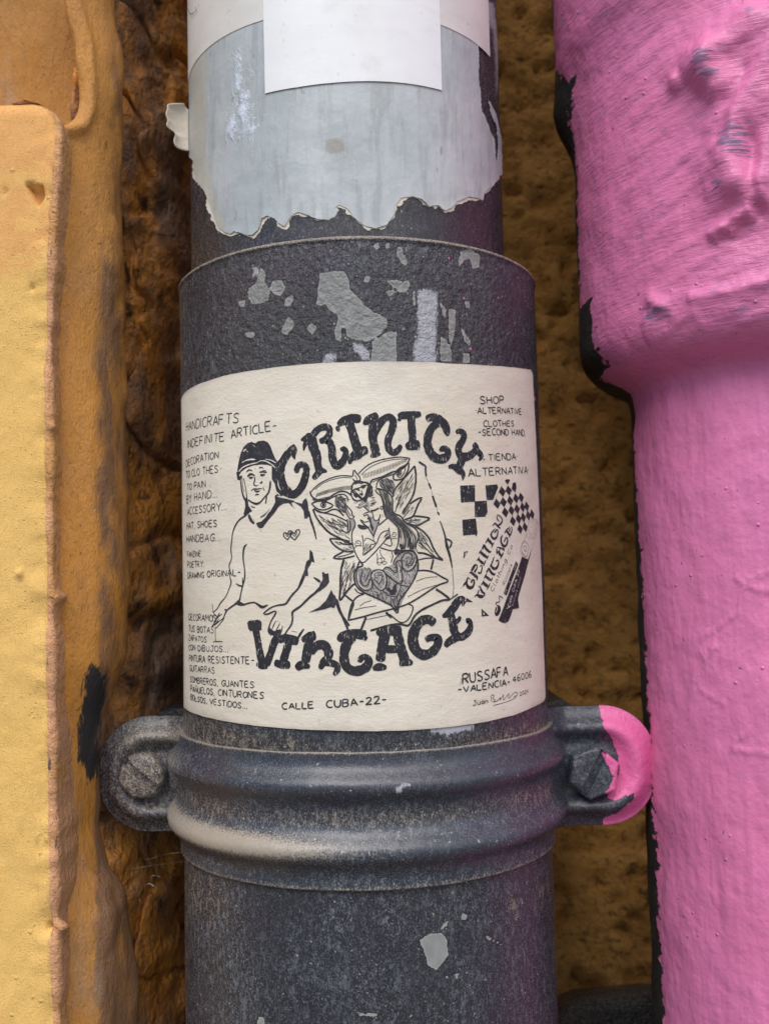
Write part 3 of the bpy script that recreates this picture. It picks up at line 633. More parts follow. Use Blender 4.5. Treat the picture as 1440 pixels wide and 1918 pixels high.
def m_paper(name, c1, c2, rough=.6, grain=.0004, specks=.3):
    t = NT(name, rough)
    c = t.mix(t.noise(36, 5, .6, lo=.35, hi=.68), c1, c2)
    c = t.mix(t.math('MULTIPLY', t.noise(85, 4, .6, t.scale(.5, .5, 1.6), lo=.52, hi=.75), .30), c, tuple(q * .78 for q in c1))
    c = t.mix(t.math('MULTIPLY', t.noise(12, 4, .65, lo=.52, hi=.7), .30), c, (c1[0] * .84, c1[1] * .75, c1[2] * .58)); c = t.mix(t.math('MULTIPLY', t.noise(27, 5, .7, lo=.52, hi=.66), .25), c, (.50, .49, .47))
    c = t.mix(t.math('MULTIPLY', t.noise(520, 2, .5, lo=.70, hi=.74), specks), c, (.22, .16, .10))
    dirt = t.map(t.math('ADD', t.attr('grime'), t.math('MULTIPLY', t.math('SUBTRACT', t.noise(60, 5, .65), .5), 1.2)), .35, 1.2); c = t.mix(t.math('MULTIPLY', dirt, .55), c, (.36, .32, .27))
    t.color(c)
    fib = t.noise(1700, 4, .65, t.scale(.6, .6, 1.2)); t.bump((t.noise(45, 4, .55, t.scale(.7, .7, 1.3)), grain * 2.6), (fib, grain * .30)); return t.m
M['grey'] = m_grey(); M['paper'] = m_paper('cream_poster_paper', (.72, .665, .565), (.78, .73, .635)); M['white'] = m_paper('white_sticker_paper', (.80, .82, .84), (.84, .87, .90), .42, .00008, .15)
M['label'] = m_paper('dull_label_paper', (.66, .66, .64), (.73, .73, .71), .5, .00010, .3); M['torn'] = m_paper('torn_paper_core', (.66, .60, .50), (.76, .71, .62), .85, .0005)

TORN = [(352,287),(363,301),(365,321),(370,340),(385,358),(391,374),(399,395),(406,416),(412,428),(424,436),(433,439),(440,434),(452,437),(462,441),(474,441),(484,432),(489,422),(491,410),(502,405),(515,410),(523,419),(534,424),(542,411),(550,401),(560,398),(576,403),(594,411),(613,413),(626,407),(631,400),(634,394),(629,389),(634,384),
 (651,391),(662,407),(680,422),(702,429),(724,422),(737,402),(741,385),(750,372),(772,368),(789,374),(802,387),(820,385),(831,396),(842,391),(855,378),(877,369),(894,372),(903,376),(905,361),(920,350),(931,332),(938,326),(937,300),(936,270),(933,240),(925,210),(912,186),(917,211),(928,240),(931,273),(930,301),(926,299),(924,262),(915,243),(906,218),(900,207),(898,175),(894,140),(894,94),(897,60),(897,-60)]
sdv = subdiv(TORN, 3.0, .75, 3, closed=False)
T = outline(sdv, R2, CX2); T = [T_ for T_ in T]; zl = T[0][1]
full = [np.array([-90., zl + 1])] + T + [np.array([T[-1][0], 176.]), np.array([-90., 176.])]
tornL = tag(empty('torn_sticker', (CX2, 0, .095)), 'faded grey vinyl sticker with a torn ragged lower edge above the pipe joint', 'sticker')
def grey_attr(P, vs):
    px, py = proj(P)
    shine = np.clip(maxsdf(px, py, [[(425, 90), (455, 80), (475, 130), (480, 200), (490, 240), (465, 290), (430, 275), (405, 250), (425, 190), (430, 140)]]) / 22, -1, 1) * .6 + .15
    stain = maxsdf(px, py, [[(608, 265), (622, 255), (645, 262), (645, 285), (630, 292), (612, 290)]]); yl = sstep(32, 6, np.abs(px - 372 - np.clip(py - 300, 0, 200) * .28)) * .7
    return {'shine': shine, 'stain': stain, 'yellowed': yl}
def lift_edge(vs):
    d = sdf(vs[:, 0], vs[:, 1], np.array(full)); return .00028 * np.exp(-np.maximum(d, 0) / .9) * (.4 + .6 * vn(vs[:, 0] * .35, vs[:, 1] * .35, 0, 4))
o = patch('vinyl', full, R2 + .00016, CX2, M['grey'], .00016, 1.6, lift_edge, attrf=grey_attr); put(o, tornL)
# white paper core showing along the tear
e = np.array(sdv); rnd = random.Random(5); nrm = np.gradient(e, axis=0); nrm = np.stack([-nrm[:, 1], nrm[:, 0]], -1); nrm /= np.linalg.norm(nrm, axis=1)[:, None] + 1e-9
amp = 1.0 + 5.5 * np.clip(.3 + 1.8 * fbm(np.arange(len(e)) * .23, 0, 0, 3, 9), 0, 1.4)
ks = slice(0, np.argmin(np.hypot(e[:, 0] - 937, e[:, 1] - 300)))
core = e[ks] + nrm[ks] * amp[ks][:, None]
core = core[2:]
Tc = [q for q in outline(core, R2, CX2)]; Ti = [q for q in outline(e[ks][2:] - nrm[ks][2:] * 6, R2, CX2)][::-1]
try:
    o = patch('torn_paper_edge', Tc + Ti, R2 + .00002, CX2, M['torn'], .0001, 1.6, attrf=lambda P, vs: {'grime': 0 * vs[:, 0]}); put(o, tornL)
except Exception as ex: print('edge', ex)
# curled flap sticking out at the left
fl = []
for i, v in enumerate(np.linspace(0, 1, 26)):
    zf0 = hit_cyl(353., 212 + 76 * v, R2, CX2); base_z = float(zf0[1]); row = []
    wdt = .0060 * sstep(-.06, .16, v) * (1 - .36 * sstep(.58, .70, v)) + .00022 * math.sin(v * 23)
    for u in np.linspace(0, 1, 14):
        a = -1.36 - .0 * u; cur = u * 1.5
        row.append([CX2 + R2 * math.sin(a) - wdt * math.sin(cur) / 1.1 - .0002, -R2 * math.cos(a) - .0012 - wdt * (1 - math.cos(cur)) * .8 - .0008 * u, base_z + .0012 * u * (1 - v)])
    fl.append(row)
o = grid_obj('curled_flap', np.array(fl), M['torn'], attrs={'grime': np.zeros((26, 14))}); put(o, tornL)
sm = o.modifiers.new('solid', 'SOLIDIFY'); sm.thickness = .00025

# white label above, and the square sticker on it
def rect(th0, th1, z0, z1, R, step=3.0, rc=0.0):
    a = subdiv([(th0 * R * 1000, z0), (th1 * R * 1000, z0), (th1 * R * 1000, z1), (th0 * R * 1000, z1)], step); return a
g0 = lambda P, vs: {'grime': 0 * vs[:, 0]}
lab = patch('white_label', rect(-1.62, 1.112, 154.4, 215, R2), R2 + .00036, CX2, M['label'], .00014, 2.2, attrf=g0)
tag(lab, 'plain white label wrapped round the top of the pipe, beneath the square sticker', 'sticker')
q = outline([(497, 175), (560, 163), (625, 155), (690, 152), (760, 156), (827, 169)], R2 + .0006, CX2)
q = [p for p in q]; sq = subdiv(q + [np.array([q[-1][0], 200.]), np.array([q[0][0] - .4, 200.])], 2.5)
sqs = patch('square_sticker', sq, R2 + .00052, CX2, M['white'], .00016, 2.0, attrf=g0)
tag(sqs, 'small square white sticker cut by the top edge of the photo, overlapping the white label', 'sticker')

# the poster
PT = [(345,742),(352,733),(370,722),(395,713),(420,705),(460,697),(500,691),(560,684),(620,680),(690,678),(760,678),(850,682),(920,686),(970,690),(991,693),(995,700),(1000,800),(1006,940),(1012,1100),(1016,1220),(1019,1306),(1016,1313),(1000,1322),(960,1339),(900,1353),(850,1360),(770,1367),(690,1369),(600,1367),(500,1361),(440,1353),(390,1343),(358,1332)]
pt = outline(PT, R1)
pt = [p for p in pt]; L0 = pt[-1][0]
left = [np.array([-67.4 + .4 * math.sin(t * 9), z]) for t, z in zip(np.linspace(0, 1, 14), np.linspace(-35.5, 54, 14))]
pt = [p for p in pt if p[0] > -66.5]
poster_poly = subdiv(pt + left, 2.0, .05, 8)
poster = tag(empty('shop_poster', (0, 0, -.038)), 'cream paper shop poster with ink drawings and lettering, glued on the drainpipe', 'poster')
def grime(P, vs):
    d = sdf(vs[:, 0], vs[:, 1], np.array(poster_poly)); return {'grime': .75 * np.exp(-np.maximum(d, 0) / 1.6) + .25 * np.exp(-((vs[:, 1] + 34) / 6) ** 2) + .3 * sstep(-52, -66, vs[:, 0])}
RP = R1 + .00045
paper_lift = lambda s, z: .00012 * fbm(s * .06, z * .06, 0, 3, 51)
sheet = patch('paper_sheet', poster_poly, RP - .0002, 0, M['paper'], .0002, 1.4, lambda vs: paper_lift(vs[:, 0], vs[:, 1]), attrf=grime); put(sheet, poster)

# ================================================================ INK ON THE POSTER
paper_lift = lambda s, z: .00012 * fbm(s * .06, z * .06, 0, 3, 51)
def cr(pts, n=5):
    """Catmull-Rom through the points"""
    p = [np.array(q, float) for q in pts]
    if len(p) < 3: return np.array(p)
    p = [2 * p[0] - p[1]] + p + [2 * p[-1] - p[-2]]; out = []
    for i in range(1, len(p) - 2):
        for j in range(n):
            t = j / n; a, b, c, d = p[i - 1:i + 3]
            out.append(.5 * (2 * b + (c - a) * t + (2 * a - 5 * b + 4 * c - d) * t * t + (3 * b - 3 * c + d - a) * t ** 3))
    out.append(p[-2]); return np.array(out)
PXMM = .1375
class Ink:
    def __init__(s, base=.00006, R=None, cx=0.0): s.V = []; s.F = []; s.n = 0; s.k = 0; s.base = base; s.R = R or RP; s.cx = cx; s.gain = 1.0; s.rnd = random.Random(3)
    def _put(s, q, tris):
        s.k = (s.k + 1) % 24; r = s.R + s.base + s.k * .0000022 + (paper_lift(q[:, 0], q[:, 1]) if s.cx == 0 else 0)
        th = q[:, 0] / 1000 / R1 if s.cx == 0 else q[:, 0] / 1000 / R2
        s.V.append(np.stack([s.cx + r * np.sin(th), -r * np.cos(th), q[:, 1] / 1000], -1)); s.F.append(np.asarray(tris) + s.n); s.n += len(q)
    def mm(s, pts, w, curve=True, cap=True, jit=.10):
        """stroke in millimetres on the sheet; w a width or one per point"""
        pts = np.asarray(pts, float); w = np.broadcast_to(np.asarray(w, float), (len(pts),)) if np.ndim(w) <= 1 and np.size(w) in (1, len(pts)) else np.full(len(pts), float(np.mean(w)))
        a = np.concatenate([pts, w[:, None]], 1)
        if curve and len(pts) > 2: a = cr(a, 4)
        seg = np.hypot(*np.diff(a[:, :2], axis=0).T); L = np.concatenate([[0], np.cumsum(seg)])
        if L[-1] < 1e-6: return
        n = max(2, int(L[-1] / .45) + 1); t = np.linspace(0, L[-1], n)
        W0, W1 = a[0, 2], a[-1, 2]
        if cap: t = np.unique(np.concatenate([t, [min(.12 * W0, L[-1] / 3), min(.3 * W0, L[-1] / 3), L[-1] - min(.12 * W1, L[-1] / 3), L[-1] - min(.3 * W1, L[-1] / 3)]]))
        x = np.interp(t, L, a[:, 0]); y = np.interp(t, L, a[:, 1]); ww = np.interp(t, L, np.maximum(a[:, 2], .01)) * (1 + jit * vn(t * 1.3, s.n * .37, 0, 6))
        if cap:
            kk = .5 if W0 < .5 else .22; e0 = np.clip(t / (kk * W0 + 1e-6), 0, 1); e1 = np.clip((L[-1] - t) / (kk * W1 + 1e-6), 0, 1)
            ww = ww * np.sqrt(np.maximum(1 - (1 - e0) ** 2, .16)) * np.sqrt(np.maximum(1 - (1 - e1) ** 2, .16))
        dx, dy = np.gradient(x), np.gradient(y); l = np.hypot(dx, dy) + 1e-9; nx, ny = -dy / l, dx / l
        A = np.stack([x + nx * ww / 2, y + ny * ww / 2], -1); B = np.stack([x - nx * ww / 2, y - ny * ww / 2], -1); m = len(x)
        q = np.concatenate([A, B]); i = np.arange(m - 1)
        s._put(q, np.concatenate([np.stack([i, i + m, i + m + 1], -1), np.stack([i, i + m + 1, i + 1], -1)]))
    def st(s, pts, w=3.0, o=(0, 0), sc_=1.0, **k):
        """stroke traced in photograph pixels"""
        a = np.asarray([p[:2] for p in pts], float) / sc_ + np.array(o)
        if len(pts[0]) > 2: w = np.array([p[2] for p in pts], float) / sc_ * PXMM
        else: w = np.asarray(w, float) * PXMM
        w = w * s.gain
        s.mm(outline(a, R1 if s.cx == 0 else R2, s.cx), w, **k)
    def fill(s, pts, o=(0, 0), sc_=1.0, h=1.5):
        a = np.asarray(pts, float) / sc_ + np.array(o); q = outline(a, R1, 0); q = np.array(subdiv(q, 1.2))
        lo, hi = q.min(0), q.max(0); gx, gy = np.meshgrid(np.arange(lo[0] + h / 2, hi[0], h), np.arange(lo[1] + h / 2, hi[1], h)); g = np.stack([gx.ravel(), gy.ravel()], -1)
        if len(g): g = g[sdf(g[:, 0], g[:, 1], q) > .3]
        r = delaunay_2d_cdt([Vector(p) for p in q] + [Vector(p) for p in g], [], [list(range(len(q)))], 1, 1e-5)
        vs = np.array([tuple(v) for v in r[0]]); tr = np.array([f for f in r[2] if len(f) == 3])
        if not len(tr): return
        c = vs[tr].mean(1); tr = tr[sdf(c[:, 0], c[:, 1], q) > 0]
        a_, b_, c_ = vs[tr[:, 0]], vs[tr[:, 1]], vs[tr[:, 2]]; ar = (b_[:, 0] - a_[:, 0]) * (c_[:, 1] - a_[:, 1]) - (b_[:, 1] - a_[:, 1]) * (c_[:, 0] - a_[:, 0])
        tr[ar < 0] = tr[ar < 0][:, ::-1]; s._put(vs, tr)
    def text(s, txt, a, b, h, w=1.5, wob=.25, sp=.22, font=None):
        """capitals from pixel a to pixel b, h pixels tall"""
        q = outline([a, b, (a[0], a[1] - h), (b[0], b[1] - h)], R1 if s.cx == 0 else R2, s.cx); s.line(txt, q[0], q[1], np.hypot(*(q[2] - q[0])) if a[0] > b[0] else abs(q[2][1] - q[0][1]), w, wob, sp)
    def line(s, txt, p, q, hm, w=1.5, wob=.25, sp=.22, up=None):
        d = q - p; L = np.hypot(*d); ux = d / L; uy = np.array([-ux[1], ux[0]]) if up is None else np.array(up)
        adv = [GW.get(c, 4) + 4 * sp * 1.0 for c in txt]; tot = sum(adv) - 4 * sp; k = L / tot; x = 0
        for c, ad in zip(txt, adv):
            r = s.rnd; dy = r.uniform(-wob, wob) * .6; sk = r.uniform(-.05, .09); sy = 1 + r.uniform(-.06, .06)
            for stp in GL.get(c, []):
                P = [p + ux * ((x + (gx + sk * gy)) * k) + uy * ((gy * sy + dy) / 6 * hm) for gx, gy in stp]
                s.mm(P, w * PXMM, curve=len(stp) > 4, jit=.2)
            x += ad
    def build(s, name, mat, parent):
        o = new_obj(name, raw_mesh(name, np.concatenate(s.V), np.concatenate(s.F), True), mat); put(o, parent); return o
def G(s): return [[tuple(float(v) for v in p.split(',')) for p in st.split()] for st in s.split('|')]
GL = {k: G(v) for k, v in {
 'A': '0,0 2,6 4,0|.7,2.1 3.3,2.1', 'B': '0,0 0,6|0,6 2.6,6 3.2,4.6 2.4,3.3 0,3.2|2.4,3.2 3.6,1.8 2.8,0 0,0', 'C': '3.8,5.2 2.6,6 .8,5 .1,3 .8,.8 2.5,0 3.8,.6', 'D': '0,0 0,6|0,6 2.2,5.8 3.7,4.2 3.7,1.8 2.2,.2 0,0',
 'E': '3.4,6 0,6 0,0 3.5,0|0,3.2 2.8,3.2', 'F': '3.4,6 0,6 0,0|0,3.2 2.8,3.2', 'G': '3.8,5.2 2.6,6 .8,5 .1,3 .8,.8 2.5,0 3.7,.8 3.8,2.6|2.3,2.6 4,2.6', 'H': '0,0 0,6|3.6,0 3.6,6|0,3 3.6,3', 'I': '.4,0 .4,6', 'J': '3,6 3,1.4 2,0 .6,.2 .1,1.4|1.4,6 4,6',
 'L': '0,6 0,0 3.2,0', 'M': '0,0 .5,6 2.2,2 4,6 4.5,0', 'N': '0,0 0,6 3.6,0 3.6,6', 'Ñ': '0,0 0,5 3.6,0 3.6,5|.8,6.3 1.6,6.8 2.4,6.3 3,6.8', 'O': '2,6 .5,5 0,3 .5,1 2,0 3.5,1 4,3 3.5,5 2,6', 'P': '0,0 0,6|0,6 2.6,6 3.5,4.5 2.6,3 0,2.8', 'R': '0,0 0,6|0,6 2.6,6 3.4,4.6 2.6,3.2 0,3|1.4,3 3.6,0',
 'S': '3.5,5.2 2.2,6 .6,5.4 .5,4 2,3.1 3.4,2 3.2,.6 1.6,0 0,.8', 'T': '0,6 4,6|2,6 2,0', 'U': '0,6 .1,1.6 1.2,0 2.7,.1 3.6,1.6 3.7,6', 'V': '0,6 2,0 4,6', 'X': '0,0 4,6|0,6 4,0', 'Y': '0,6 2,3 4,6|2,3 2,0', 'Z': '0,6 3.8,6 0,0 3.8,0',
 '0': '2,6 .6,5 .2,3 .6,1 2,0 3.4,1 3.8,3 3.4,5 2,6', '2': '.2,4.8 1.2,6 2.8,5.8 3.2,4.2 1.8,2 0,0|0,0 3.8,.1', '4': '2.8,0 2.8,6 0,2 3.8,2', '6': '3.2,6 1.2,4.6 .2,2.2 1.2,.2 2.8,.2 3.6,1.6 2.6,3 1,2.7 .3,1.8', '-': '.2,3 2.6,3', '.': '.1,0 .7,.1 .7,.6 .1,.5', '·': '.1,2.8 .9,3.1', 'W': '0,6 1.2,0 2.4,4.5 3.6,0 4.8,6', 'K': '0,0 0,6|3.4,6 0,2.8 3.6,0', ',': '.5,.5 .1,-1', '~': '0,2.6 1.2,3.2 2.6,2.8',
 'a': '3,3.6 1.2,3.9 .2,2.2 .8,.2 2.4,.5 3,2|3.1,3.8 3,.4 3.6,.1', 'b': '.2,6.4 .2,0|.2,2.6 1.6,3.8 3,2.6 2.6,.4 .3,.2', 'd': '3,6.4 3,0|3,2.8 1.4,3.8 .2,2.2 .8,.2 2.9,.6', 'e': '.3,2.2 3,2.4 2.4,3.8 1,3.7 .2,2 .8,.2 3,.5', 'g': '3,3.6 1.2,3.9 .2,2.2 .8,.4 2.4,.6 3,2|3,3.8 3,-1.4 1.6,-2.4 .2,-1.6', 'h': '.2,6.6 .2,0|.2,2.6 1.4,3.9 2.8,3.4 2.9,0',
 'i': '.4,3.8 .4,0|.4,5.2 .5,5.6', 'l': '.4,6.6 .4,.4 1,0', 'n': '.2,3.9 .2,0|.2,2.6 1.4,3.9 2.8,3.4 2.9,0', 'o': '1.6,3.9 .3,3 .3,1 1.6,0 3,1 3,3 1.6,3.9', 't': '.9,5.6 .9,.5 1.8,.1|0,3.8 2,3.8', 'u': '.2,3.9 .3,.6 1.6,.1 2.8,1|2.9,3.9 2.9,.1', 'r': '.2,3.9 .2,0|.2,2.6 1.2,3.8 2.4,3.6', 'm': '.2,3.9 .2,0|.2,2.8 1.2,3.9 2.1,3 2.1,0|2.1,2.8 3.2,3.9 4,3 4,0'}.items()}
GW = {'W': 4.8, 'I': .9, 'i': .9, 'l': 1.2, '.': .9, '·': 1.0, ',': .8, ' ': 2.4, '-': 2.8, '~': 2.8, 'M': 4.6, 'm': 4.2, 't': 2.2, 'r': 2.4, 'a': 3.5, 'b': 3.2, 'e': 3.2, 'n': 3.1, 'o': 3.2, 'h': 3.1, 'u': 3.2, 'g': 3.2, 'd': 3.2, 'L': 3.3}

def m_ink(name, c, fleck=0.0, fs=520):
    t = NT(name, .6, Specular_IOR_Level=.2)
    if fleck:
        v = t.noise(fs, 3, .6, t.scale(1, 1, .22, (0, .25, 0))); f = t.math('MULTIPLY', t.map(v, .605, .645), t.noise(800, 2, .5, lo=.40, hi=.58)); t.color(t.mix(t.math('MULTIPLY', f, fleck), t.mix(t.noise(200, 3), c, tuple(q * 1.7 for q in c)), (.60, .57, .51)))
    else: t.color(t.mix(t.noise(900, 3, .6, lo=.45, hi=.75), c, tuple(min(1, q * 2.2) for q in c)))
    return t.m
I_MARK, I_PEN, I_FINE, I_PRINT = m_ink('marker_ink', (.022, .022, .028), .9, 3300), m_ink('pen_ink', (.035, .035, .042)), m_ink('fine_pen_ink', (.06, .058, .06)), m_ink('printed_black', (.026, .020, .026), .30, 3000)
I_PAPER = m_ink('bare_paper_lines', (.66, .62, .55)); I_GREY = m_ink('pencil_shading', (.26, .245, .235), .9, 800)

# ---- big lettering, traced letter by letter
T_ = dict(o=(500, 740), sc_=3.4286); V_ = dict(o=(440, 1090), sc_=2.4828)
big = Ink(); big.gain = 1.22
for s_ in (
 # T
 [(182,318,8),(160,350,34),(125,400,46),(98,455,48),(92,520,48),(108,580,50),(140,625,50),(172,640,44),(205,620,44),(235,575,46),(252,520,42),(258,475,36),(240,448,34),(212,452,36),(196,478,34),(206,500,24)],
 [(178,318,8),(180,350,34),(176,385,26),(186,414,6)], [(75,440,20),(100,430,40)],
 # R
 [(222,290,10),(262,278,42),(300,258,44)], [(240,360,6),(248,320,26),(268,290,34)], [(298,262,40),(330,222,38),(372,206,38),(402,218,36),(402,256,36),(372,288,34),(340,300,30)],
 [(292,268,46),(300,330,52),(322,390,48),(330,450,42),(342,490,40)], [(300,540,22),(325,510,34),(350,486,34),(388,492,10)],
 [(372,296,34),(404,300,38),(420,350,40),(424,410,40),(446,455,42),(478,440,40),(500,405,36),(508,366,32),(494,344,26),(476,358,22)],
 # I
 [(458,196,26),(480,176,40),(520,156,44),(560,150,46),(604,158,40)], [(452,200,16),(458,222,24),(462,236,6)], [(522,160,46),(546,230,48),(566,300,48),(586,360,54)], [(648,352,38),(610,362,56),(575,384,52),(540,410,36),(532,444,14)],
 # N
 [(618,190,12),(640,172,40),(668,150,46),(712,128,38)], [(680,146,52),(688,210,58),(678,270,50),(688,330,44),(700,372,46)], [(664,398,12),(690,384,30),(728,378,14)],
 [(690,232,46),(724,180,46),(760,148,38),(796,146,38),(808,184,40),(796,236,40),(776,286,38),(776,336,38),(800,370,36),(834,360,36),(858,322,22)],
 # I
 [(838,142,30),(870,132,40),(920,130,40),(985,124,28)], [(848,170,12),(846,150,26)], [(922,130,42),(924,200,44),(930,260,42),(928,320,44)], [(886,336,34),(925,324,52),(978,322,50)],
 # T
 [(1016,158,34),(1052,144,44),(1100,160,50),(1136,194,50),(1148,236,44),(1152,264,14)], [(1104,176,40),(1058,206,44),(1030,262,46),(1026,326,48),(1052,384,50),(1096,412,52),(1140,402,48),(1156,370,40),(1138,344,32),(1114,350,30),(1110,364,22)],
 # Y
 [(1206,244,20),(1228,232,32),(1258,254,40),(1250,292,40),(1226,330,42),(1224,372,44),(1248,398,50),(1290,392,46),(1320,370,42),(1338,344,40),(1318,312,36)], [(1330,340,30),(1356,374,36),(1368,394,34),(1354,422,10)],
 [(1252,400,52),(1232,450,46),(1226,480,44)], [(1158,464,20),(1190,460,34),(1226,482,44),(1252,508,34),(1246,548,8)], [(1300,378,30),(1282,404,20)]): big.st(s_, **T_)
big.build('title_word', I_MARK, poster); big = Ink(); big.gain = 1.15
for s_ in (
 # V
 [(66,202,34),(100,200,42),(130,202,38)], [(100,206,34),(112,270,34),(122,330,34),(134,384,40)], [(216,248,28),(190,276,34),(172,330,34),(150,388,32)], [(106,380,14),(132,392,24),(158,394,12)], [(178,236,12),(196,248,20),(218,262,10)],
 # I
 [(210,280,14),(235,262,36),(300,276,34)], [(256,276,36),(240,330,34),(226,376,36)], [(188,372,26),(222,384,34),(262,384,30)],
 # n
 [(314,272,20),(345,254,34),(380,248,38)], [(350,256,36),(340,320,40),(330,376,38)], [(288,404,24),(312,386,36),(352,394,16)], [(352,330,34),(380,298,36),(414,292,38),(436,320,38),(434,352,34),(412,376,32),(398,404,18)], [(418,376,24),(448,376,30),(476,388,28),(476,412,24),(460,432,14)],
 # T
 [(484,276,20),(500,256,38),(550,240,38),(612,248,44)], [(602,272,10),(608,250,28)], [(552,252,36),(518,296,38),(508,350,38),(522,396,38),(560,414,38),(604,400,38),(622,372,32),(610,348,26),(586,354,26),(582,374,18)],
 # A
 [(660,246,22),(684,228,38),(730,226,40),(774,226,34)], [(700,236,44),(684,300,40),(674,370,38)], [(640,402,16),(672,394,34),(704,398,14)], [(752,236,40),(768,300,40),(788,366,42)], [(700,312,34),(770,312,30)], [(762,382,20),(800,372,30),(824,378,18)],
 # G
 [(926,194,34),(898,174,38),(866,180,40),(838,212,42),(824,262,44),(836,312,44),(872,338,42),(912,326,40),(938,292,38),(938,262,36),(906,258,26),(882,270,22)],
 # E
 [(960,160,14),(985,148,30),(1008,124,38),(1030,92,36),(1052,76,24),(1064,84,12)], [(996,138,30),(1008,190,36),(1018,236,38),(1044,256,34),(1076,236,34),(1090,206,30),(1084,180,24),(1068,182,22)], [(1008,192,26),(1034,178,20),(1042,160,14)], [(972,300,24),(992,276,32),(1018,262,34),(1050,248,24)], [(1046,96,14),(1060,92,20),(1052,112,8)]): big.st(s_, **V_)
big.build('title_word', I_MARK, poster)

# ---- man with a cap
H = dict(o=(400, 810), sc_=4.679); man = Ink(.00005); man.gain = 1.12
for f_ in ([(222,322),(232,262),(250,185),(275,130),(310,95),(345,84),(378,97),(402,78),(450,72),(485,88),(510,125),(525,170),(548,225),(575,270),(562,318),(530,300),(480,285),(430,282),(360,290),(300,312),(255,345),(232,384),(222,360)],
 [(212,350),(225,345),(240,385),(262,375),(262,400),(240,420),(222,415)], [(520,300),(575,300),(590,380),(600,470),(640,540),(600,560),(560,520),(545,450),(520,410)],
 [(282,570),(310,580),(318,640),(350,690),(330,700),(290,740),(275,715),(290,650)], [(545,560),(600,572),(680,590),(720,602),(700,615),(620,625),(580,650),(540,710),(480,780),(440,838),(395,815),(382,795),(430,780),(470,740),(530,650),(550,610)],
 [(790,600),(815,575),(830,610),(845,730),(830,745),(825,755),(800,755),(795,690),(770,650),(700,605),(780,625)], [(848,1025),(872,1050),(890,1140),(865,1130),(850,1165),(830,1200),(835,1255),(810,1260),(805,1180),(820,1130),(845,1110)],
 [(955,1222),(970,1225),(985,1240),(1010,1232),(1018,1310),(990,1350),(930,1395),(925,1370),(940,1320),(960,1290)], [(1035,1378),(1055,1420),(1075,1500),(1060,1540),(1030,1530),(975,1550),(838,1578),(930,1530),(990,1470)],
 [(490,1700),(540,1740),(598,1720),(600,1790),(570,1800),(530,1770),(490,1755)], [(305,1665),(432,1660),(432,1730),(385,1740),(330,1740)], [(245,1480),(262,1490),(300,1508),(260,1520),(195,1500),(225,1470)]): man.fill(f_, **H)
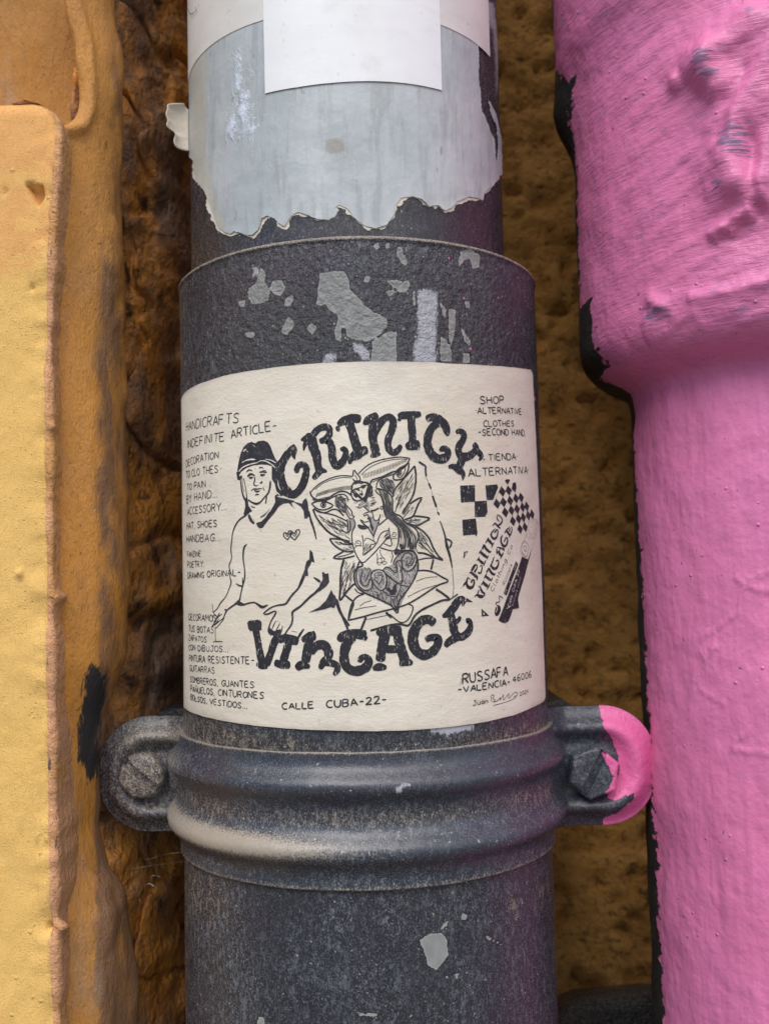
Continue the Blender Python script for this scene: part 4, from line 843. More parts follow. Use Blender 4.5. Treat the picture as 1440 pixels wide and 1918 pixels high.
for s_ in (
 [(245,385,8),(252,450,12),(262,520,14),(280,575,18),(300,610,16)], [(275,400,8),(290,470,7),(300,540,9),(306,590,12)], [(262,395,6),(266,460,6),(278,520,6)], [(315,590,14),(345,612,14),(385,626,18),(420,612,14),(448,578,12),(490,530,14),(505,470,16),(508,425,14)],
 [(300,348,10),(322,328,12),(352,338,8)], [(308,388,12),(325,372,20),(345,366,16),(372,380,12)], [(322,395,14),(340,400,18),(356,392,10)], [(408,312,8),(430,306,9),(448,316,7)], [(412,350,10),(438,346,12),(478,352,8)], [(420,372,14),(440,376,20),(462,368,8)], [(432,345,6),(455,332,7),(472,342,5)],
 [(368,388,10),(372,420,12),(362,455,12),(384,470,9),(400,462,6)], [(416,440,14),(430,444,16),(436,424,8)], [(340,512,6),(362,496,10),(392,498,12),(420,492,8),(436,496,6)], [(366,508,8),(390,520,16),(418,510,8)], [(374,552,8),(390,542,12),(408,546,8)], [(442,480,8),(456,512,8)],
 [(338,642,6),(355,656,10),(374,656,8)], [(420,745,8),(450,728,12),(480,700,8),(500,672,5)], [(466,625,12),(472,580,12),(478,540,8)], [(318,720,20),(340,770,28),(368,800,16)], [(450,800,20),(420,830,24),(395,808,16)],
 [(548,560,14),(600,540,10),(640,560,10)], [(560,480,8),(580,520,10),(610,545,10)], [(700,650,8),(680,620,14),(640,600,10)],
 [(290,730,16),(240,765,14),(205,815,14),(182,875,12),(172,950,12),(165,1030,12),(172,1100,10),(150,1165,12),(160,1220,9),(158,1270,10),(168,1310,14),(150,1370,10),(120,1440,9),(75,1495,12),(50,1540,9),(15,1575,9)],
 [(305,978,6),(284,1000,18),(274,1040,18),(272,1110,14),(284,1200,12),(284,1280,14),(268,1340,14),(250,1420,12),(235,1480,18),(180,1520,14),(130,1560,14),(108,1610,12),(95,1650,10)], [(208,1322,6),(235,1340,14),(262,1346,12)], [(268,1270,6),(268,1330,16)], [(110,1555,10),(128,1550,14)],
 [(198,1498,12),(260,1512,14),(320,1495,12),(370,1490,12),(410,1515,22),(440,1530,22),(486,1510,8)],
 [(838,690,16),(858,770,18),(885,850,16),(906,938,8)],
 [(820,1190,20),(800,1245,24),(775,1310,24),(745,1370,16),(690,1430,16),(640,1500,16),(580,1512,12),(520,1530,12),(470,1565,12),(448,1588,12),(480,1592,12),(530,1570,12),(556,1565,12),(545,1600,14),(515,1650,12),(498,1700,12),(490,1745,12),(520,1775,16)],
 [(880,1268,8),(905,1285,16),(940,1310,22)], [(955,1345,26),(900,1400,20),(840,1450,18),(770,1520,16),(700,1572,18),(700,1620,14),(690,1680,16),(650,1740,12),(620,1790,14)],
 [(555,1650,6),(535,1690,9),(522,1720,8)], [(590,1670,6),(570,1710,9),(555,1740,8)], [(612,1690,6),(604,1740,9),(590,1770,8)], [(798,1720,10),(770,1760,20),(740,1810,16)], [(690,1740,4),(740,1750,4)],
 [(1085,1460,12),(1110,1560,18),(1160,1680,18),(1180,1730,16)],
 [(5,1500,6),(12,1570,7),(30,1600,8)], [(0,1620,6),(30,1600,7),(60,1640,9),(20,1690,10),(70,1650,8),(110,1625,8),(60,1690,8),(30,1720,8)], [(0,1700,8),(30,1660,8),(50,1620,8),(90,1590,7)], [(30,1700,7),(32,1780,7),(36,1830,7)], [(10,1835,7),(40,1830,8),(95,1832,7)], [(70,1580,10),(30,1650,12),(10,1700,8)]): man.st(s_, **H)
for c_, r_ in (((655,890),1),((718,885),1.15)):
    hs = [(0,50),(-32,20),(-30,-10),(-8,-8),(0,8),(10,-22),(34,-28),(36,0),(12,34),(0,54)]
    man.st([(c_[0]+x*r_, c_[1]+y*r_) for x, y in hs], 2.0, **H)
    man.st([(c_[0]+x*r_*.45, c_[1]+y*r_*.45) for x, y in hs], 1.3, **H)
man.build('drawing_of_a_man', I_PEN, poster)
gap = Ink(.00014)
for s_ in ([(236,345,10),(270,308,12),(330,282,10),(400,266,8)], [(262,268,7),(300,246,9),(345,238,14),(380,240,6)], [(400,262,5),(430,250,6),(470,254,9),(520,282,8),(552,312,8)], [(465,236,5),(510,244,8),(560,268,7)], [(275,170,8),(292,152,16),(302,150,8)], [(468,725,4),(500,690,14),(520,665,8)], [(300,160,4),(318,175,6)], [(360,110,4),(378,130,3)], [(545,470,4),(560,520,10),(590,548,8)], [(575,420,3),(580,470,9),(600,510,6)]): gap.st(s_, **H)
gap.build('bare_paper_highlights', I_PAPER, poster)

# ---- couple with winged eyes, heart and open book
K = dict(o=(540, 840), sc_=4.5); cp = Ink(.00005); fine = Ink(.00004); fine.gain = 1.25; grey = Ink(.00002); cp.gain = 1.35
for s_, w in (
 ([(590,215),(640,165),(700,125),(780,98),(860,82),(940,74),(1015,84)], 1.6), ([(610,225),(680,165),(760,125),(850,100),(940,90),(1000,92)], .9), ([(190,372),(240,320),(300,278),(370,248),(450,230),(545,236)], 1.6), ([(230,345),(300,292),(380,262),(460,246),(540,250)], .9),
 ([(1020,84),(985,150),(930,185),(870,200),(800,235),(740,255),(700,270),(690,310),(710,330)], 2.0), ([(1005,120),(950,165),(890,215),(820,240),(760,270),(740,320),(745,350)], 1.5),
 ([(188,362),(200,400),(240,430),(300,432),(350,412),(400,380),(450,362),(500,372),(535,400)], 2.2), ([(205,425),(260,445),(320,440),(370,415),(420,392),(470,388),(500,415),(500,450)], 1.6),
 ([(200,465),(255,445),(315,450),(380,480),(330,512),(280,518),(235,500),(200,465)], 2.0), ([(220,505),(260,535),(320,540),(375,515),(420,520),(470,570)], 2.0), ([(885,225),(925,175),(985,140),(1008,118),(1005,180),(965,250),(900,268),(880,250),(885,225)], 2.2), ([(912,235),(935,180),(980,160),(970,210),(940,245),(912,235)], 1.3),
 ([(545,235),(552,182),(575,210),(600,240),(605,270),(560,275),(545,255)], 1.8), ([(560,225),(578,250),(580,272)], 1.0), ([(535,345),(545,300),(585,285),(610,295),(640,285),(680,300),(690,345),(670,400),(645,442),(600,405),(550,375),(535,345)], 2.2),
 ([(545,350),(620,325),(670,310),(655,380),(640,430),(590,390),(545,350)], 1.4), ([(690,310),(705,350),(685,390),(655,400)], 1.6), ([(530,360),(532,400),(560,435),(600,440),(640,410)], 1.6), ([(560,345),(590,345),(600,360)], 2.4), ([(620,335),(650,318)], 2.6), ([(600,380),(625,395)], 2.6),
 # right leaves
 ([(1058,145),(1068,220),(1066,300),(1050,380),(1022,440),(985,500),(955,550)], 2.6), ([(1056,150),(1000,220),(930,300),(885,360),(878,410)], 2.2), ([(1040,230),(980,330),(930,430),(905,500),(900,540)], .9), ([(1020,470),(1060,440),(1118,415),(1085,480),(1048,568),(1010,590),(975,600)], 2.6), ([(1040,570),(1110,575),(1185,590),(1140,620),(1080,650),(1020,640),(990,630)], 2.6), ([(1010,520),(985,560),(960,590)], 1.0), ([(1110,600),(1040,605),(985,610)], 1.0),
 ([(1060,655),(1130,700),(1180,760),(1215,840),(1260,910),(1298,942),(1210,912),(1140,885),(1085,880)], 2.8), ([(1090,790),(1140,830),(1190,880),(1230,910)], 1.6), ([(1075,800),(1070,840),(1085,880)], 1.2), ([(1240,925),(1160,925),(1085,940)], 1.8), ([(1215,935),(1205,980),(1195,1022)], 2.8), ([(1100,700),(1150,780),(1200,860)], .8),
 # left leaves
 ([(212,512),(240,580),(290,650),(350,710),(430,755),(500,790),(545,810)], 2.8), ([(215,510),(290,540),(380,560),(450,590),(500,615)], 1.8), ([(370,650),(430,690),(520,710)], 1.0), ([(260,560),(330,610),(420,640),(500,660)], .8), ([(350,760),(400,762),(450,768),(520,782)], 2.2), ([(350,762),(385,810),(440,850),(500,870),(550,862)], 2.4), ([(430,790),(480,808),(540,812)], 1.4), ([(470,866),(420,895),(382,922),(440,930),(500,920),(560,905)], 2.4), ([(420,915),(500,895),(555,870)], 1.2),
 ([(470,935),(450,1010),(442,1100),(440,1190),(437,1280),(490,1210),(545,1150),(570,1140)], 2.8), ([(560,970),(520,1050),(490,1130),(480,1200)], 1.0), ([(600,950),(580,1000),(568,1030)], 2.0),
 # dashes and pyramid side
 ([(1092,112),(1125,135),(1150,150),(1148,180),(1154,235)], 2.8), ([(1175,292),(1196,342)], 2.6), ([(1208,400),(1225,450),(1240,495)], 3.0), ([(1250,535),(1264,562)], 2.8), ([(1150,235),(1175,292)], .6), ([(1196,342),(1208,400)], .5), ([(1240,495),(1250,535)], .5), ([(1270,610),(1295,680),(1315,750),(1325,810),(1345,880),(1360,940),(1372,1005)], [1.6,2.2,3.0,4.5,4.2,3.0,2.0]), ([(1320,760),(1360,780),(1368,800),(1350,840)], 2.6), ([(1372,1005),(1380,1100),(1384,1180),(1375,1255)], .8),
 # book and petals
 ([(1085,1030),(1150,1028),(1220,1045),(1280,1080),(1340,1118),(1260,1150),(1180,1200),(1090,1260),(1000,1310),(900,1345),(760,1380),(640,1415),(505,1448)], 2.4), ([(505,1448),(515,1380),(540,1300),(580,1250),(640,1225)], 2.0), ([(480,1235),(515,1265),(550,1300),(530,1370),(505,1448)], 2.6), ([(640,1225),(590,1215),(560,1180)], 1.6), ([(1235,1185),(1290,1220),(1350,1272),(1290,1280),(1200,1320),(1120,1360),(1060,1410),(1010,1490),(940,1480),(850,1490),(690,1535)], 3.2), ([(1000,1310),(1045,1330),(1030,1400),(990,1455),(940,1465),(890,1430),(850,1395)], 1.8), ([(820,1380),(850,1410),(870,1425)], 3.2), ([(655,1420),(635,1470),(612,1530)], 3.2), ([(560,1360),(640,1340),(740,1325)], .8), ([(1000,1250),(1120,1190),(1240,1150)], .8), ([(660,1440),(760,1420),(850,1400)], .8), ([(1070,1120),(1150,1090),(1250,1080)], .7), ([(700,1280),(640,1300),(600,1330)], .7), ([(1350,1275),(1400,1240),(1420,1225)], 2.0), ([(385,1235),(410,1300),(430,1360),(470,1430),(515,1495)], 3.6)): cp.st(s_, w, **K)
KA = dict(o=(630, 890), sc_=8.47); KB = dict(o=(650, 1010), sc_=9.6)
cp.gain = 1.15
for s_, w in (   # mask, faces
 ([(265,130),(300,110),(380,100),(440,115),(500,140),(515,190),(490,290),(450,400),(400,380),(320,320),(250,260),(240,200),(265,130)], 2.0), ([(290,150),(370,120),(420,135)], 1.0), ([(505,150),(470,280),(440,375)], 1.6), ([(560,210),(570,270),(540,330),(490,340)], 1.8), ([(240,280),(245,340),(280,400),(350,410),(390,385)], 1.8), ([(285,230),(310,215),(345,222)], 2.4), ([(385,185),(430,165),(470,172)], 2.6), ([(400,240),(405,290),(425,310)], 1.6), ([(280,300),(310,350),(340,330)], 3.0), ([(510,210),(530,250),(500,290)], 3.0),
 ([(135,460),(160,480),(200,520),(245,575),(255,650),(280,640),(285,655),(260,690),(220,690),(180,640),(150,570),(135,460)], 2.0), ([(160,500),(190,590),(230,650)], 1.6), ([(170,700),(185,800),(180,880),(215,890),(225,800),(215,720)], 2.0), ([(280,700),(300,790),(270,860)], 2.0), ([(345,790),(370,830),(430,850),(490,830),(470,810),(410,810),(345,790)], 3.0), ([(380,700),(400,740),(450,790),(500,830),(560,930),(585,965)], 2.0), ([(400,710),(440,745),(500,735),(530,715)], 1.4), ([(520,700),(480,690),(520,670),(490,650),(520,640),(470,625),(455,650),(430,640),(440,610),(490,590),(510,600),(500,560),(470,530),(440,500)], 1.5), ([(340,520),(380,520),(400,500)], 1.4),
 ([(610,230),(640,280),(690,320),(720,380),(735,450)], 1.8), ([(640,215),(740,235),(830,290),(880,370),(885,480),(885,570),(930,620),(1010,650),(1060,720),(1130,780),(1230,840),(1285,920),(1290,1010),(1250,1100),(1240,1160)], 2.4), ([(735,450),(745,540),(770,640),(800,690)], 1.8), ([(520,560),(525,590),(560,580),(580,600),(560,620),(590,640),(570,670),(600,690),(600,710),(640,725),(680,680),(690,620)], 1.6), ([(540,560),(600,560),(670,520)], 2.4), ([(520,350),(560,330),(590,300)], 1.4), ([(540,460),(590,450),(600,470)], 2.6), ([(530,490),(580,480)], 1.4), ([(700,500),(720,490),(735,520),(710,550),(695,530),(700,500)], 1.6), ([(680,700),(670,760),(680,800)], 1.4), ([(665,740),(640,830),(600,930),(590,980)], 1.8),
 # bodies
 ([(290,820),(255,890),(245,960),(258,1080),(290,1200),(340,1310),(400,1385),(450,1375),(520,1310),(600,1230),(680,1140),(750,1060),(800,1000),(840,985)], 1.9), ([(410,955),(425,1050),(430,1200),(425,1270),(500,1220),(580,1150),(640,1070),(665,1000),(700,930),(760,890),(830,880)], 1.6), ([(440,1050),(470,1000),(520,1010),(580,1040),(620,1075),(580,1100),(545,1095),(530,1180),(440,1250)], 1.4), ([(480,1080),(440,1180)], 1.2), ([(510,1090),(450,1210)], 1.2), ([(545,1100),(480,1200)], 1.2), ([(750,990),(790,930),(820,900)], 1.3), ([(770,1000),(840,960)], 1.3), ([(760,975),(830,930)], 1.3), ([(780,1020),(845,1000)], 1.3), ([(825,830),(840,930),(870,1120),(750,1085)], 1.5), ([(960,790),(975,900),(975,1040),(950,1150),(900,1200),(820,1190),(690,1150)], 1.8), ([(580,960),(590,1040)], 1.3), ([(850,1010),(960,1000)], .9),
 ([(300,1060),(330,1040),(380,1050),(390,1100),(350,1120),(300,1110),(290,1080),(340,1075),(365,1090)], .9), ([(275,1170),(330,1120),(410,1120)], .9), ([(880,920),(910,905),(945,930),(930,970),(890,980),(870,940),(915,935)], .9),
 ([(640,1240),(650,1330),(640,1400)], 1.1), ([(690,1180),(700,1260),(760,1330)], 1.2), ([(870,1220),(890,1290),(860,1390)], 1.5), ([(640,1330),(770,1320),(670,1430),(640,1330)], .9), ([(700,1300),(740,1420),(800,1370),(640,1390)], .9)): cp.st(s_, w, **KA)
for i in range(11): t = i / 10; cp.st([(670 + 135 * t, 810 - 115 * t), (682 + 130 * t, 770 - 105 * t)], 1.1, **KA)
for f_ in ([(395,390),(450,410),(520,430),(525,500),(520,560),(490,570),(440,520),(405,460)], [(500,640),(560,660),(600,700),(650,730),(660,790),(600,920),(580,950),(540,850),(500,820),(540,770),(520,700)], [(345,785),(400,815),(470,812),(490,832),(430,858),(370,838)], [(165,700),(215,690),(290,700),(300,790),(260,860),(240,880),(180,890)], [(910,1190),(960,1160),(1000,1180),(1120,1180),(1240,1160),(1245,1230),(1130,1200),(1040,1210),(960,1250),(900,1250)]): grey.fill(f_, **KA)
for f_ in ([(405,400),(450,415),(500,400),(470,430)], [(500,650),(545,680),(555,760),(590,840),(575,900),(545,840),(530,760)], [(345,785),(400,815),(470,812),(430,850),(370,832)], [(1130,1020),(1160,1000),(1200,1120),(1230,1170),(1150,1180)], [(1000,1090),(1040,1100),(1090,1170),(1010,1180)], [(920,1190),(960,1165),(1000,1190),(920,1235)]): cp.fill(f_, **KA)
# heart with patterned letters
for s_, w in (([(240,410),(290,470),(240,490),(170,530),(130,620),(140,760),(200,880),(310,960),(440,1020),(560,1070),(680,1130),(790,1190),(900,1330),(920,1130),(1000,1010),(1110,860),(1200,700),(1260,540),(1260,400),(1230,280),(1170,210)], 2.6),
 ([(290,480),(200,520),(170,600),(175,740),(220,850),(310,920),(400,910),(460,840),(440,730),(400,740),(370,820),(310,840),(260,790),(250,680),(280,590),(270,560)], 1.7), ([(370,510),(420,540),(380,640),(330,760)], 1.3), ([(420,640),(440,600),(520,550),(620,560),(690,620),(710,740),(690,860),(620,930),(540,880),(470,790),(430,700),(420,640)], 1.9), ([(560,790),(500,730),(500,690),(550,700),(580,640),(620,660),(620,730),(575,800)], 1.5), ([(650,540),(700,500),(760,520),(860,610),(890,560),(870,440),(900,390),(980,400),(970,560),(990,700),(960,800),(880,780),(760,680),(690,620),(650,570),(650,540)], 2.0), ([(820,440),(860,350),(960,250),(1090,210),(1210,250),(1240,360),(1200,500),(1100,580),(1000,540),(980,440)], 2.2), ([(960,360),(1040,250),(1140,260),(1160,350),(1100,440),(1040,450)], 1.6), ([(1040,455),(1120,480),(1190,400),(1200,320)], 1.8), ([(720,660),(800,720),(890,790),(840,840),(830,900),(760,930),(690,860),(720,760)], 2.2), ([(950,820),(1080,850)], 1.8), ([(960,820),(900,1010),(880,1140),(880,1290)], 1.8), ([(640,930),(760,1020),(900,1030)], 1.6), ([(620,950),(540,1040)], 1.3), ([(620,960),(640,1080)], 1.1), ([(420,930),(540,960),(560,1060)], 1.1), ([(780,1040),(790,1180)], 1.3)): cp.st(s_, w, **KB)
for f_ in ([(700,860),(760,870),(800,930),(830,860),(880,800),(885,900),(860,1000),(780,1010),(700,920)], [(800,1080),(880,1050),(900,1290),(830,1190)], [(830,230),(900,190),(960,190),(1180,190),(1170,220),(1060,205),(930,260),(860,290)]): cp.fill(f_, **KB)
rn = random.Random(11)
def hatch(poly, n, L, ang, w=.7, spread=.15, ink=None):
    p = np.array(poly, float); lo, hi = p.min(0), p.max(0); k = 0; t = 0
    while k < n and t < n * 8:
        t += 1; c = np.array([rn.uniform(lo[0], hi[0]), rn.uniform(lo[1], hi[1])])
        if sdf(c[:1], c[1:], p)[0] < 3: continue
        a = ang + rn.uniform(-spread, spread); d = np.array([math.cos(a), math.sin(a)]) * L * rn.uniform(.6, 1.3) / 2; (ink or fine).st([tuple(c - d), tuple(c + d)], w, **K); k += 1
for t in np.linspace(0, 1, 30):      # lashes
    a = np.array([625 + 365 * t, 232 - 140 * t ** 1.1]); b_ = a + np.array([10 - 16 * t, 22 + 8 * math.sin(t * 3)]); fine.st([(a[0] + 4, a[1] - 18 + 10 * t), (b_[0], b_[1])], .9, **K)
    a = np.array([235 + 290 * t, 415 - 115 * t + 50 * t * t]); fine.st([(a[0] + 14, a[1] - 38), (a[0], a[1] - 2)], .9, **K)
hatch([(760,270),(830,250),(880,270),(900,330),(870,390),(830,360),(770,330)], 130, 26, .9, .8); hatch([(400,410),(460,400),(490,440),(490,560),(440,530),(390,480)], 120, 26, .9, .8)
hatch([(885,370),(950,290),(1040,220),(1050,330),(1000,430),(930,520),(900,520)], 70, 50, 2.1, .55); hatch([(240,560),(330,570),(490,620),(520,770),(430,740),(310,650)], 70, 50, .7, .55); hatch([(450,950),(560,950),(560,1100),(470,1230),(445,1200)], 70, 50, 1.9, .55); hatch([(980,600),(1080,580),(1100,640),(1020,640)], 18, 30, .3, .5); hatch([(1080,700),(1140,720),(1220,880),(1090,860)], 45, 50, .9, .5); hatch([(380,780),(520,790),(550,850),(480,860)], 24, 36, .3, .5); hatch([(960,480),(1020,480),(1080,450),(1030,560),(960,580)], 26, 40, 2.2, .5)
for i in range(60):      # long wavy hair
    t = rn.random(); pts = [(650 + 170 * t, 220 + 60 * t), (735 + 140 * t, 420), (750 + 130 * t, 560), (800 + 170 * t, 680 - 20 * t), (965 + 190 * t, 850 - 20 * t), (975 + 300 * t, 1000), (990 + 255 * t, 1150)]
    pts = [(x + rn.uniform(-9, 9), y + rn.uniform(-6, 6)) for x, y in pts]; k0 = rn.choice((0, 0, 1, 2, 3)); fine.st(pts[k0:rn.choice((4, 5, 6, 7)) if k0 < 2 else 7], rn.uniform(.5, .9), **KA)
for i in range(26): x, y = 270 + rn.uniform(0, 200), 440 + rn.uniform(-20, 90); fine.st([(x, y), (x + 18, y - 10), (x + 34, y - 26)], .6, **KA)
for i in range(12): x, y = 530 + rn.uniform(0, 70), 340 + rn.uniform(0, 160); fine.st([(x, y), (x + 40, y - 12)], .6, **KA)
heart = [(570,1030),(640,1000),(700,1020),(800,1020),(880,970),(920,890),(1000,860),(1075,890),(1085,1000),(1050,1110),(980,1240),(920,1370),(860,1330),(720,1260),(600,1180),(560,1100)]
hatch(heart, 330, 22, 1.2, .7, .5); hatch(heart, 100, 16, -.5, .7, .5); grey.fill(heart, **K); grey.fill([(765,275),(830,250),(880,270),(895,330),(870,385),(830,355),(770,320)], **K); grey.fill([(400,415),(455,405),(488,440),(488,555),(440,525),(392,480)], **K)
for c_, r_ in (((298,476),22),((926,204),24),((298,476),9),((926,204),10)): cp.st([(c_[0]+r_*math.cos(a), c_[1]+r_*math.sin(a)) for a in np.linspace(0, 6.3, 12)], 1.6 if r_ > 15 else 3, **K)
for i in range(34):   # beaded edges
    t = i / 33; fine.st([(700+300*t, 282-160*t+14*math.sin(t*3)), (706+300*t, 288-160*t+14*math.sin(t*3))], 1.7, **K); fine.st([(215+300*t, 440-10*t-30*math.sin(t*3.1)), (219+300*t, 447-10*t-30*math.sin(t*3.1))], 1.7, **K)
grey.build('pencil_shading', I_GREY, poster); fine.build('hatching', I_FINE, poster); cp.build('drawing_of_a_couple', I_PEN, poster)
lv = Ink(.00015)    # pale letters L O V E inside the heart
for s_, w in (([(200,600),(200,740),(245,840),(320,890),(390,870),(430,790)], 1.3), ([(330,700),(350,660)], .8), ([(450,680),(480,610),(560,570),(640,600),(680,700),(670,820),(620,890)], 1.2), ([(510,710),(545,725),(575,665),(610,690),(570,780)], .8), ([(690,560),(740,580),(860,700),(930,760)], 1.3), ([(930,500),(930,620),(945,740)], 1.5), ([(1000,480),(1090,540),(1180,470),(1220,360)], 1.2), ([(1000,370),(1060,290),(1110,300)], 1.0), ([(1030,660),(1050,760)], .9), ([(1080,640),(1090,740)], .8), ([(1130,640),(1150,600)], .8), ([(940,850),(900,960)], .9), ([(780,780),(810,760),(790,830)], .9), ([(460,930),(520,1000)], .7), ([(840,1080),(850,1180)], .7), ([(870,1070),(870,1200)], .7), ([(690,920),(760,970)], .8)): lv.st(s_, w, **KB)
lv.build('pale_heart_letters', I_PAPER, poster)

# ---- chequers
Q = dict(o=(840, 880), sc_=6.188); chk = Ink(.00005)
for f_ in ([(120,185),(290,178),(292,372),(130,380)], [(412,182),(545,170),(558,205),(500,350),(425,355)], [(285,365),(425,360),(435,490),(410,545),(290,550)], [(145,580),(300,565),(320,740),(305,775),(290,752),(155,762)], [(158,1035),(165,950),(215,942)], [(185,1535),(190,1480),(270,1532)], [(368,1700),(366,1610),(455,1690)]): chk.fill(f_, **Q)
chk.build('hand_inked_squares', I_MARK, poster)
gp = Ink(.00014)
gp.fill([(176,1005),(178,965),(198,955)], **Q); gp.fill([(385,1680),(384,1645),(400,1675)], **Q); gp.build('bare_paper_specks', I_PAPER, poster)
# leaning printed strip: diamonds, names, dark bar
pr = Ink(.00005); Z = dict(o=(920, 880), sc_=14.4)
cen = [[(115,920),(335,1150),(540,1385),(730,1600)], [(285,875),(500,1095),(690,1325),(862,1545)], [(255,590),(465,835),(650,1060),(815,1285)], [(425,560),(620,775),(795,1010),(945,1235)], [(590,490),(755,750),(905,990),(1048,1200)], [(395,320)]]
for r_ in cen:
    for (x, y) in r_:
        hw = 97 - 38 * max(0, (x - 200)) / 850; hh = 140; sk = 22
        if (x, y) == (395, 320): pr.fill([(x-75,y-25),(x-30,y-62),(x+45,y-62),(x+65,y-30),(x+5,y+80)], **Z); continue
        if (x, y) == (590, 490): pr.fill([(x-50,y-140),(x+30,y-145),(x+42,y+10),(x+10,y+120),(x-85,y+20)], **Z); continue
        pr.fill([(x-sk,y-hh),(x+hw,y-8),(x+sk,y+hh),(x-hw,y+8)], **Z)
pr.st([(250,385),(100,740),(10,880)], .5, **Z)
W = dict(o=(930, 960), sc_=9.587)
pr.fill([(345,890),(440,760),(520,845),(560,770),(530,640),(600,560),(590,700),(530,860),(480,1080),(420,1300),(362,1500),(350,1640),(330,1720),(265,1730),(200,1900),(195,1920),(60,1900),(50,1880),(130,1600),(215,1350),(300,1130),(380,930)][1:] if False else [(425,790),(525,850),(585,690),(610,600),(560,800),(520,950),(480,1110),(420,1310),(362,1500),(352,1560),(370,1715),(262,1735),(205,1905),(175,1960),(120,1985),(60,1970),(5,1935),(60,1800),(130,1600),(215,1370),(300,1160),(375,950)], **W)
pr.fill([(318,872),(360,930),(255,1200),(150,1495),(98,1450),(200,1180)], **W)
pr.fill([(8,1655),(44,1690),(48,1760),(20,1830),(-15,1860),(-50,1850),(-62,1790),(-45,1710)], **W)
# camera badge
pr.st([(470,515),(530,570),(545,640),(515,780),(490,790),(430,720),(418,640),(450,520),(470,515)], 1.0, **W); pr.st([(480,595),(505,620),(505,680),(480,695),(458,660),(460,610),(480,595)], 1.1, **W); pr.st([(466,545),(470,552)], 1.2, **W)
pr.st([(475,480),(560,110),(580,80),(610,110),(680,140),(690,180),(640,500),(560,760),(520,840),(405,720),(410,600),(475,480)], .6, **W)
for i in range(7):
    x = 500 + i * 24
    for j in range(9):
        if rn.random() < .8: y = 440 - j * 36 + i * 10; pr.st([(x + j * 11, y), (x + 6 + j * 11, y - rn.uniform(12, 30))], rn.uniform(.5, 1.2), **W)
pr.build('printed_ticket', I_PRINT, poster)
bl = Ink(.00005); bl.gain = 1.3
def slant(ink, txt, a, b, h, w, sp=.22, wob=.1):
    q = outline([a, b], R1); ink.line(txt, q[0], q[1], h * PXMM, w, wob, sp)
S_ = dict(o=(860, 990), sc_=11.28); Q2 = dict(o=(840, 880), sc_=6.188)
for s_ in (
 [(50,1225,14),(90,1170,34),(130,1130,44),(140,1080,36),(160,1030,20),(190,1060,18),(205,1080,10)], [(130,1140,40),(140,1200,56),(190,1250,58),(250,1240,52),(285,1180,40),(290,1110,36),(265,1080,30),(240,1110,40),(225,1150,30)],
 [(185,940,16),(230,930,40),(290,980,52),(330,1010,52),(360,1040,40),(335,1095,12)], [(230,900,34),(270,830,50),(310,770,40),(350,780,24),(350,830,26),(320,880,40),(290,930,34)], [(370,920,34),(420,950,30),(445,880,28),(455,800,22),(430,775,20),(415,810,16)],
 [(345,680,16),(375,640,24),(400,590,10)], [(370,640,40),(430,700,52),(480,740,52)], [(480,800,12),(500,740,30),(535,665,12)],
 [(385,530,12),(420,480,24),(440,440,12)], [(420,500,44),(490,560,58),(560,610,44)], [(470,350,30),(500,360,44),(530,420,50),(580,470,48),(620,500,36),(645,470,10)], [(460,440,36),(475,380,34),(500,350,20)], [(550,650,10),(570,610,26),(585,560,10)],
 [(520,310,14),(560,250,34),(590,190,12)], [(570,230,44),(620,280,54),(665,330,46)], [(645,410,10),(670,350,28),(705,290,12)],
 [(620,140,18),(650,90,30),(690,40,24),(730,0,12)], [(640,100,30),(650,170,40),(700,215,48),(750,190,40),(775,120,34),(780,40,26),(750,20,22),(735,60,34),(700,90,20)],
 # second name
 [(295,1440,12),(345,1400,34),(400,1430,60),(450,1435,56),(490,1430,20)], [(370,1230,16),(410,1220,18),(430,1290,40),(470,1350,40),(510,1370,30),(490,1430,30)], [(390,1290,20),(360,1380,26)],
 [(430,1200,12),(470,1140,26),(490,1090,12)], [(470,1130,46),(520,1180,56),(570,1220,46)], [(555,1300,10),(590,1220,30),(625,1150,10)],
 [(490,1060,12),(530,990,30),(550,950,14)], [(510,1000,40),(580,1050,54),(640,1090,40)], [(570,860,30),(600,850,44),(630,910,50),(680,960,48),(720,970,32)], [(545,930,34),(570,880,34),(590,850,18)], [(640,1120,10),(660,1070,26),(675,1030,10)], [(700,1000,10),(725,965,20),(740,935,8)],
 [(610,810,12),(650,750,30),(690,640,24),(710,590,10)], [(640,770,34),(670,830,46),(730,850,50),(780,800,40),(800,720,34),(795,670,28),(770,670,34),(740,700,20)],
 [(760,400,14),(800,400,22),(860,420,34),(910,440,40),(920,480,14)], [(760,420,20),(760,500,36),(770,540,26)], [(790,470,50),(830,550,54),(870,590,24)], [(830,650,10),(860,590,30),(900,510,34)], [(820,420,16),(820,520,22)],
 [(880,140,24),(850,200,36),(850,290,44),(890,360,54),(940,370,44),(980,300,38),(985,220,32),(960,190,24),(930,240,30),(905,290,20)],
 [(920,100,16),(960,40,34),(1000,0,24),(1030,-40,14)], [(960,50,40),(1010,110,50),(1040,160,34)], [(1010,200,10),(1040,140,30),(1070,70,30),(1080,0,24),(1060,-40,20)], [(1010,60,30),(1040,20,30),(1030,-10,24)]): bl.st(s_, **S_)
for s_ in ([(490,650,8),(520,620,16),(550,650,22),(580,680,14)], [(550,650,20),(590,620,18),(605,580,14),(580,540,12),(545,520,8)], [(545,530,8),(545,570,14),(570,600,10)]): bl.st(s_, **Q2)
bl.build('printed_shop_name', I_PRINT, poster)
sm_ = Ink(.00005)
slant(sm_, 'Clothing Co', (920, 1109), (957, 1024), 9, 1.3, .3); slant(sm_, 'RUSSAFA', (942, 1096), (957, 1059), 7, .9); slant(sm_, 'M', (931, 1137), (939, 1120), 11, 2.2)
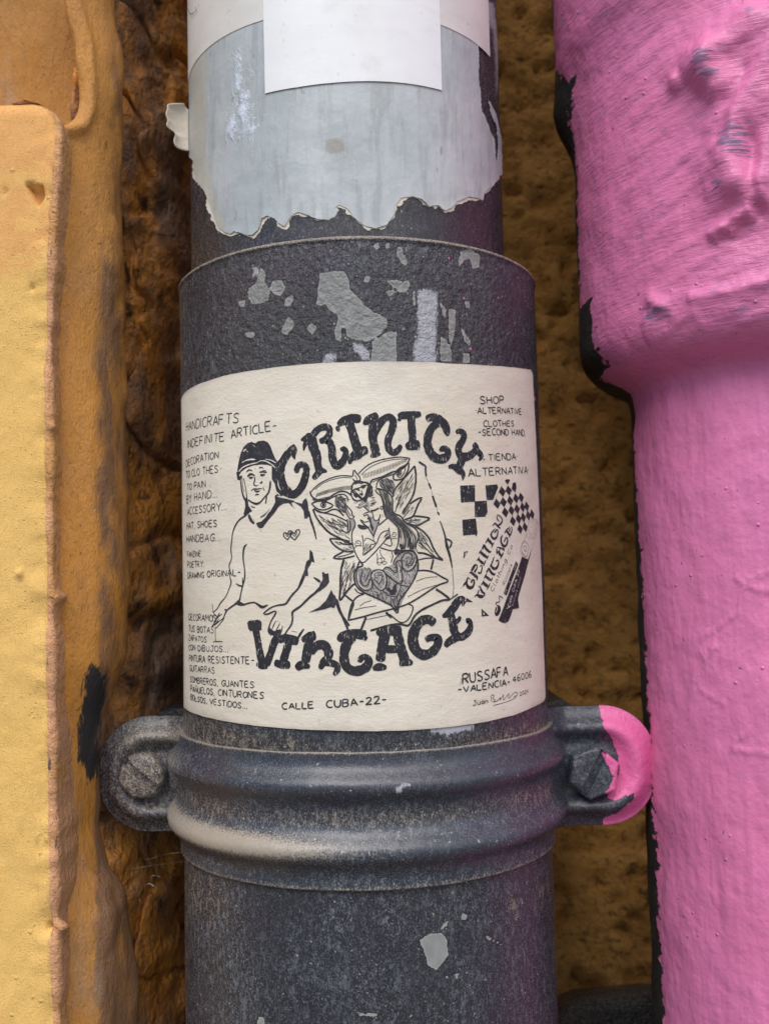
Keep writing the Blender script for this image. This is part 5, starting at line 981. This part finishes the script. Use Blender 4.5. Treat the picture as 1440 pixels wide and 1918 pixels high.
sm_.build('printed_small_type', I_FINE, poster)
wh = Ink(.00016); slant(wh, 'Calle Cuba, 22', (950, 1138), (969, 1068), 6.5, 1.0, .2); slant(wh, '0681 6587 1400', (943, 1112), (964, 1058), 4, .7); wh.st([(945,1140),(953,1135)], 1.0); slant(wh, 'RUSSAFA 46006', (957, 1135), (972, 1082), 3.5, .6); wh.st([(925,1147),(928,1140),(926,1135)], 1.6); wh.build('white_print', I_PAPER, poster)

# ---- handwriting
HW = [
(('SHOP',(897,757),(941,756),14,1.9), ('·ALTERNATIVE·',(888,775),(976,777),11,1.6), ('CLOTHES',(903,800),(960,799),11,1.5), ('-SECOND HAND.',(893,816),(981,817),12,1.5), ('.',(902,861),(906,861),6,2), ('TIENDA·',(912,863),(966,861),12,1.6), ('ALTERNATIVA·',(875,893),(987,887),14,1.8),),
(('HANDICRAFTS',(352,808),(450,792),17,1.5), ('INDEFINITE',(355,840),(424,826),15,1.5), ('ARTICLE-',(436,822),(521,806),17,1.6), ('DECORATION',(352,875),(413,858),13,1.4), ('TO CLO THES',(352,896),(412,885),13,1.4), ('TO PAIN',(354,919),(389,912),12,1.4), ('BY HAND...',(353,943),(410,931),14,1.4), ('ACCESSORY...',(354,965),(428,955),13,1.4), ('HAT, SHOES',(353,991),(410,986),12,1.5), ('HANDBAG...',(353,1016),(417,1013),13,1.5), ('FANZINE',(354,1043),(380,1042),10,1.2), ('POETRY.',(355,1063),(386,1062),11,1.4), ('·DRAWING',(354,1084),(386,1082),11,1.3), ('ORIGINAL-',(392,1081),(453,1078),12,1.5),),
(('DECORAMOS',(357,1161),(410,1164),12,1.4), ('TUS BOTAS',(357,1182),(404,1186),11,1.4), ('ZAPATOS',(357,1199),(391,1203),10,1.3), ('CON DIBUJOS...',(357,1217),(431,1221),10,1.4), ('PINTURA RESISTENTE-',(358,1238),(479,1243),12,1.5), ('GUITARRAS',(359,1256),(406,1261),11,1.3), ('SOMBREROS, GUANTES',(360,1277),(479,1288),11,1.5), ('PAÑUELOS, CINTURONES',(361,1294),(497,1308),11,1.6), ('BOLSOS, VESTIDOS...',(361,1310),(466,1327),10,1.5),),
(('CALLE',(530,1328),(590,1326),12,2.0), ('CUBA-22-',(612,1325),(724,1316),13,2.0), ('RUSSAFA',(864,1280),(948,1265),18,2.3), ('-VALENCIA-',(856,1298),(952,1282),12,1.9), ('46006',(957,1278),(992,1268),12,1.5),),]
HW[3] = HW[3] + (('Juan',(883,1322),(911,1316),9,1.4),)
for i_, block in enumerate(HW):
    hw_ = Ink(.00005)
    for t_, a, b_, h, w_ in block: hw_.text(t_, a, b_, h, w_ * 1.36)
    if i_ < 3: hw_.build('handwriting', I_PEN, poster)
hw_.st([(918,1314),(917,1302),(923,1303),(919,1308),(925,1310),(920,1315),(930,1311),(934,1305),(933,1312),(940,1300),(939,1311),(945,1305),(950,1298),(949,1308),(955,1302),(962,1296),(966,1300),(958,1306)], 1.2); hw_.st([(921,1321),(940,1316),(960,1308),(964,1302)], 1.1); hw_.text('2024', (970,1303), (986,1297), 7, 1.2)
hw_.build('handwriting', I_PEN, poster)
lw = Ink(.0009, R2, CX2); lw.st([(357,4),(358,18),(362,27),(368,26),(373,20)], 1.5); lw.st([(357,-10),(357,4)], 1.5); lw.st([(372,14),(374,22)], 1.3); lw.st([(377,10),(378,14)], 1.2)
o = lw.build('pen_marks', I_PEN, lab)

# ---- cobweb threads in the gap under the left ear of the clamp
web = []
for k_, pts in enumerate(([(262,1692),(265,1670),(278,1655),(292,1660),(300,1640)], [(270,1612),(290,1606),(310,1600),(345,1596)], [(275,1650),(286,1640),(300,1642)], [(180,1640),(260,1625),(350,1612)], [(262,1692),(255,1720)])):
    p = cr(pts, 6); y_ = .004 + .003 * k_; q = np.array([hit_plane(np.array([a]), np.array([b]), y_ + .002 * math.sin(i * .7))[0] for i, (a, b) in enumerate(p)])
    web.append(q)
V, Fc, n_ = [], [], 0
for k_, q in enumerate(web):
    r = .00011 if k_ in (0, 2) else .00004; m = len(q)
    for a in range(4): V.append(q + np.array([0, r * math.cos(a * math.pi / 2), r * math.sin(a * math.pi / 2)]) + np.array([r * .5 * math.sin(a * math.pi / 2), 0, 0]))
    for i in range(m - 1):
        for a in range(4): b_ = (a + 1) % 4; Fc.append((n_ + a * m + i, n_ + b_ * m + i, n_ + b_ * m + i + 1, n_ + a * m + i + 1))
    n_ += 4 * m
t = NT('cobweb_silk', .5); t.color((.62, .60, .58))
o = new_obj('cobweb', raw_mesh('cobweb', np.concatenate(V), np.array(Fc)), t.m); tag(o, 'thin pale cobweb threads in the dark gap below the left clamp ear', 'cobweb')
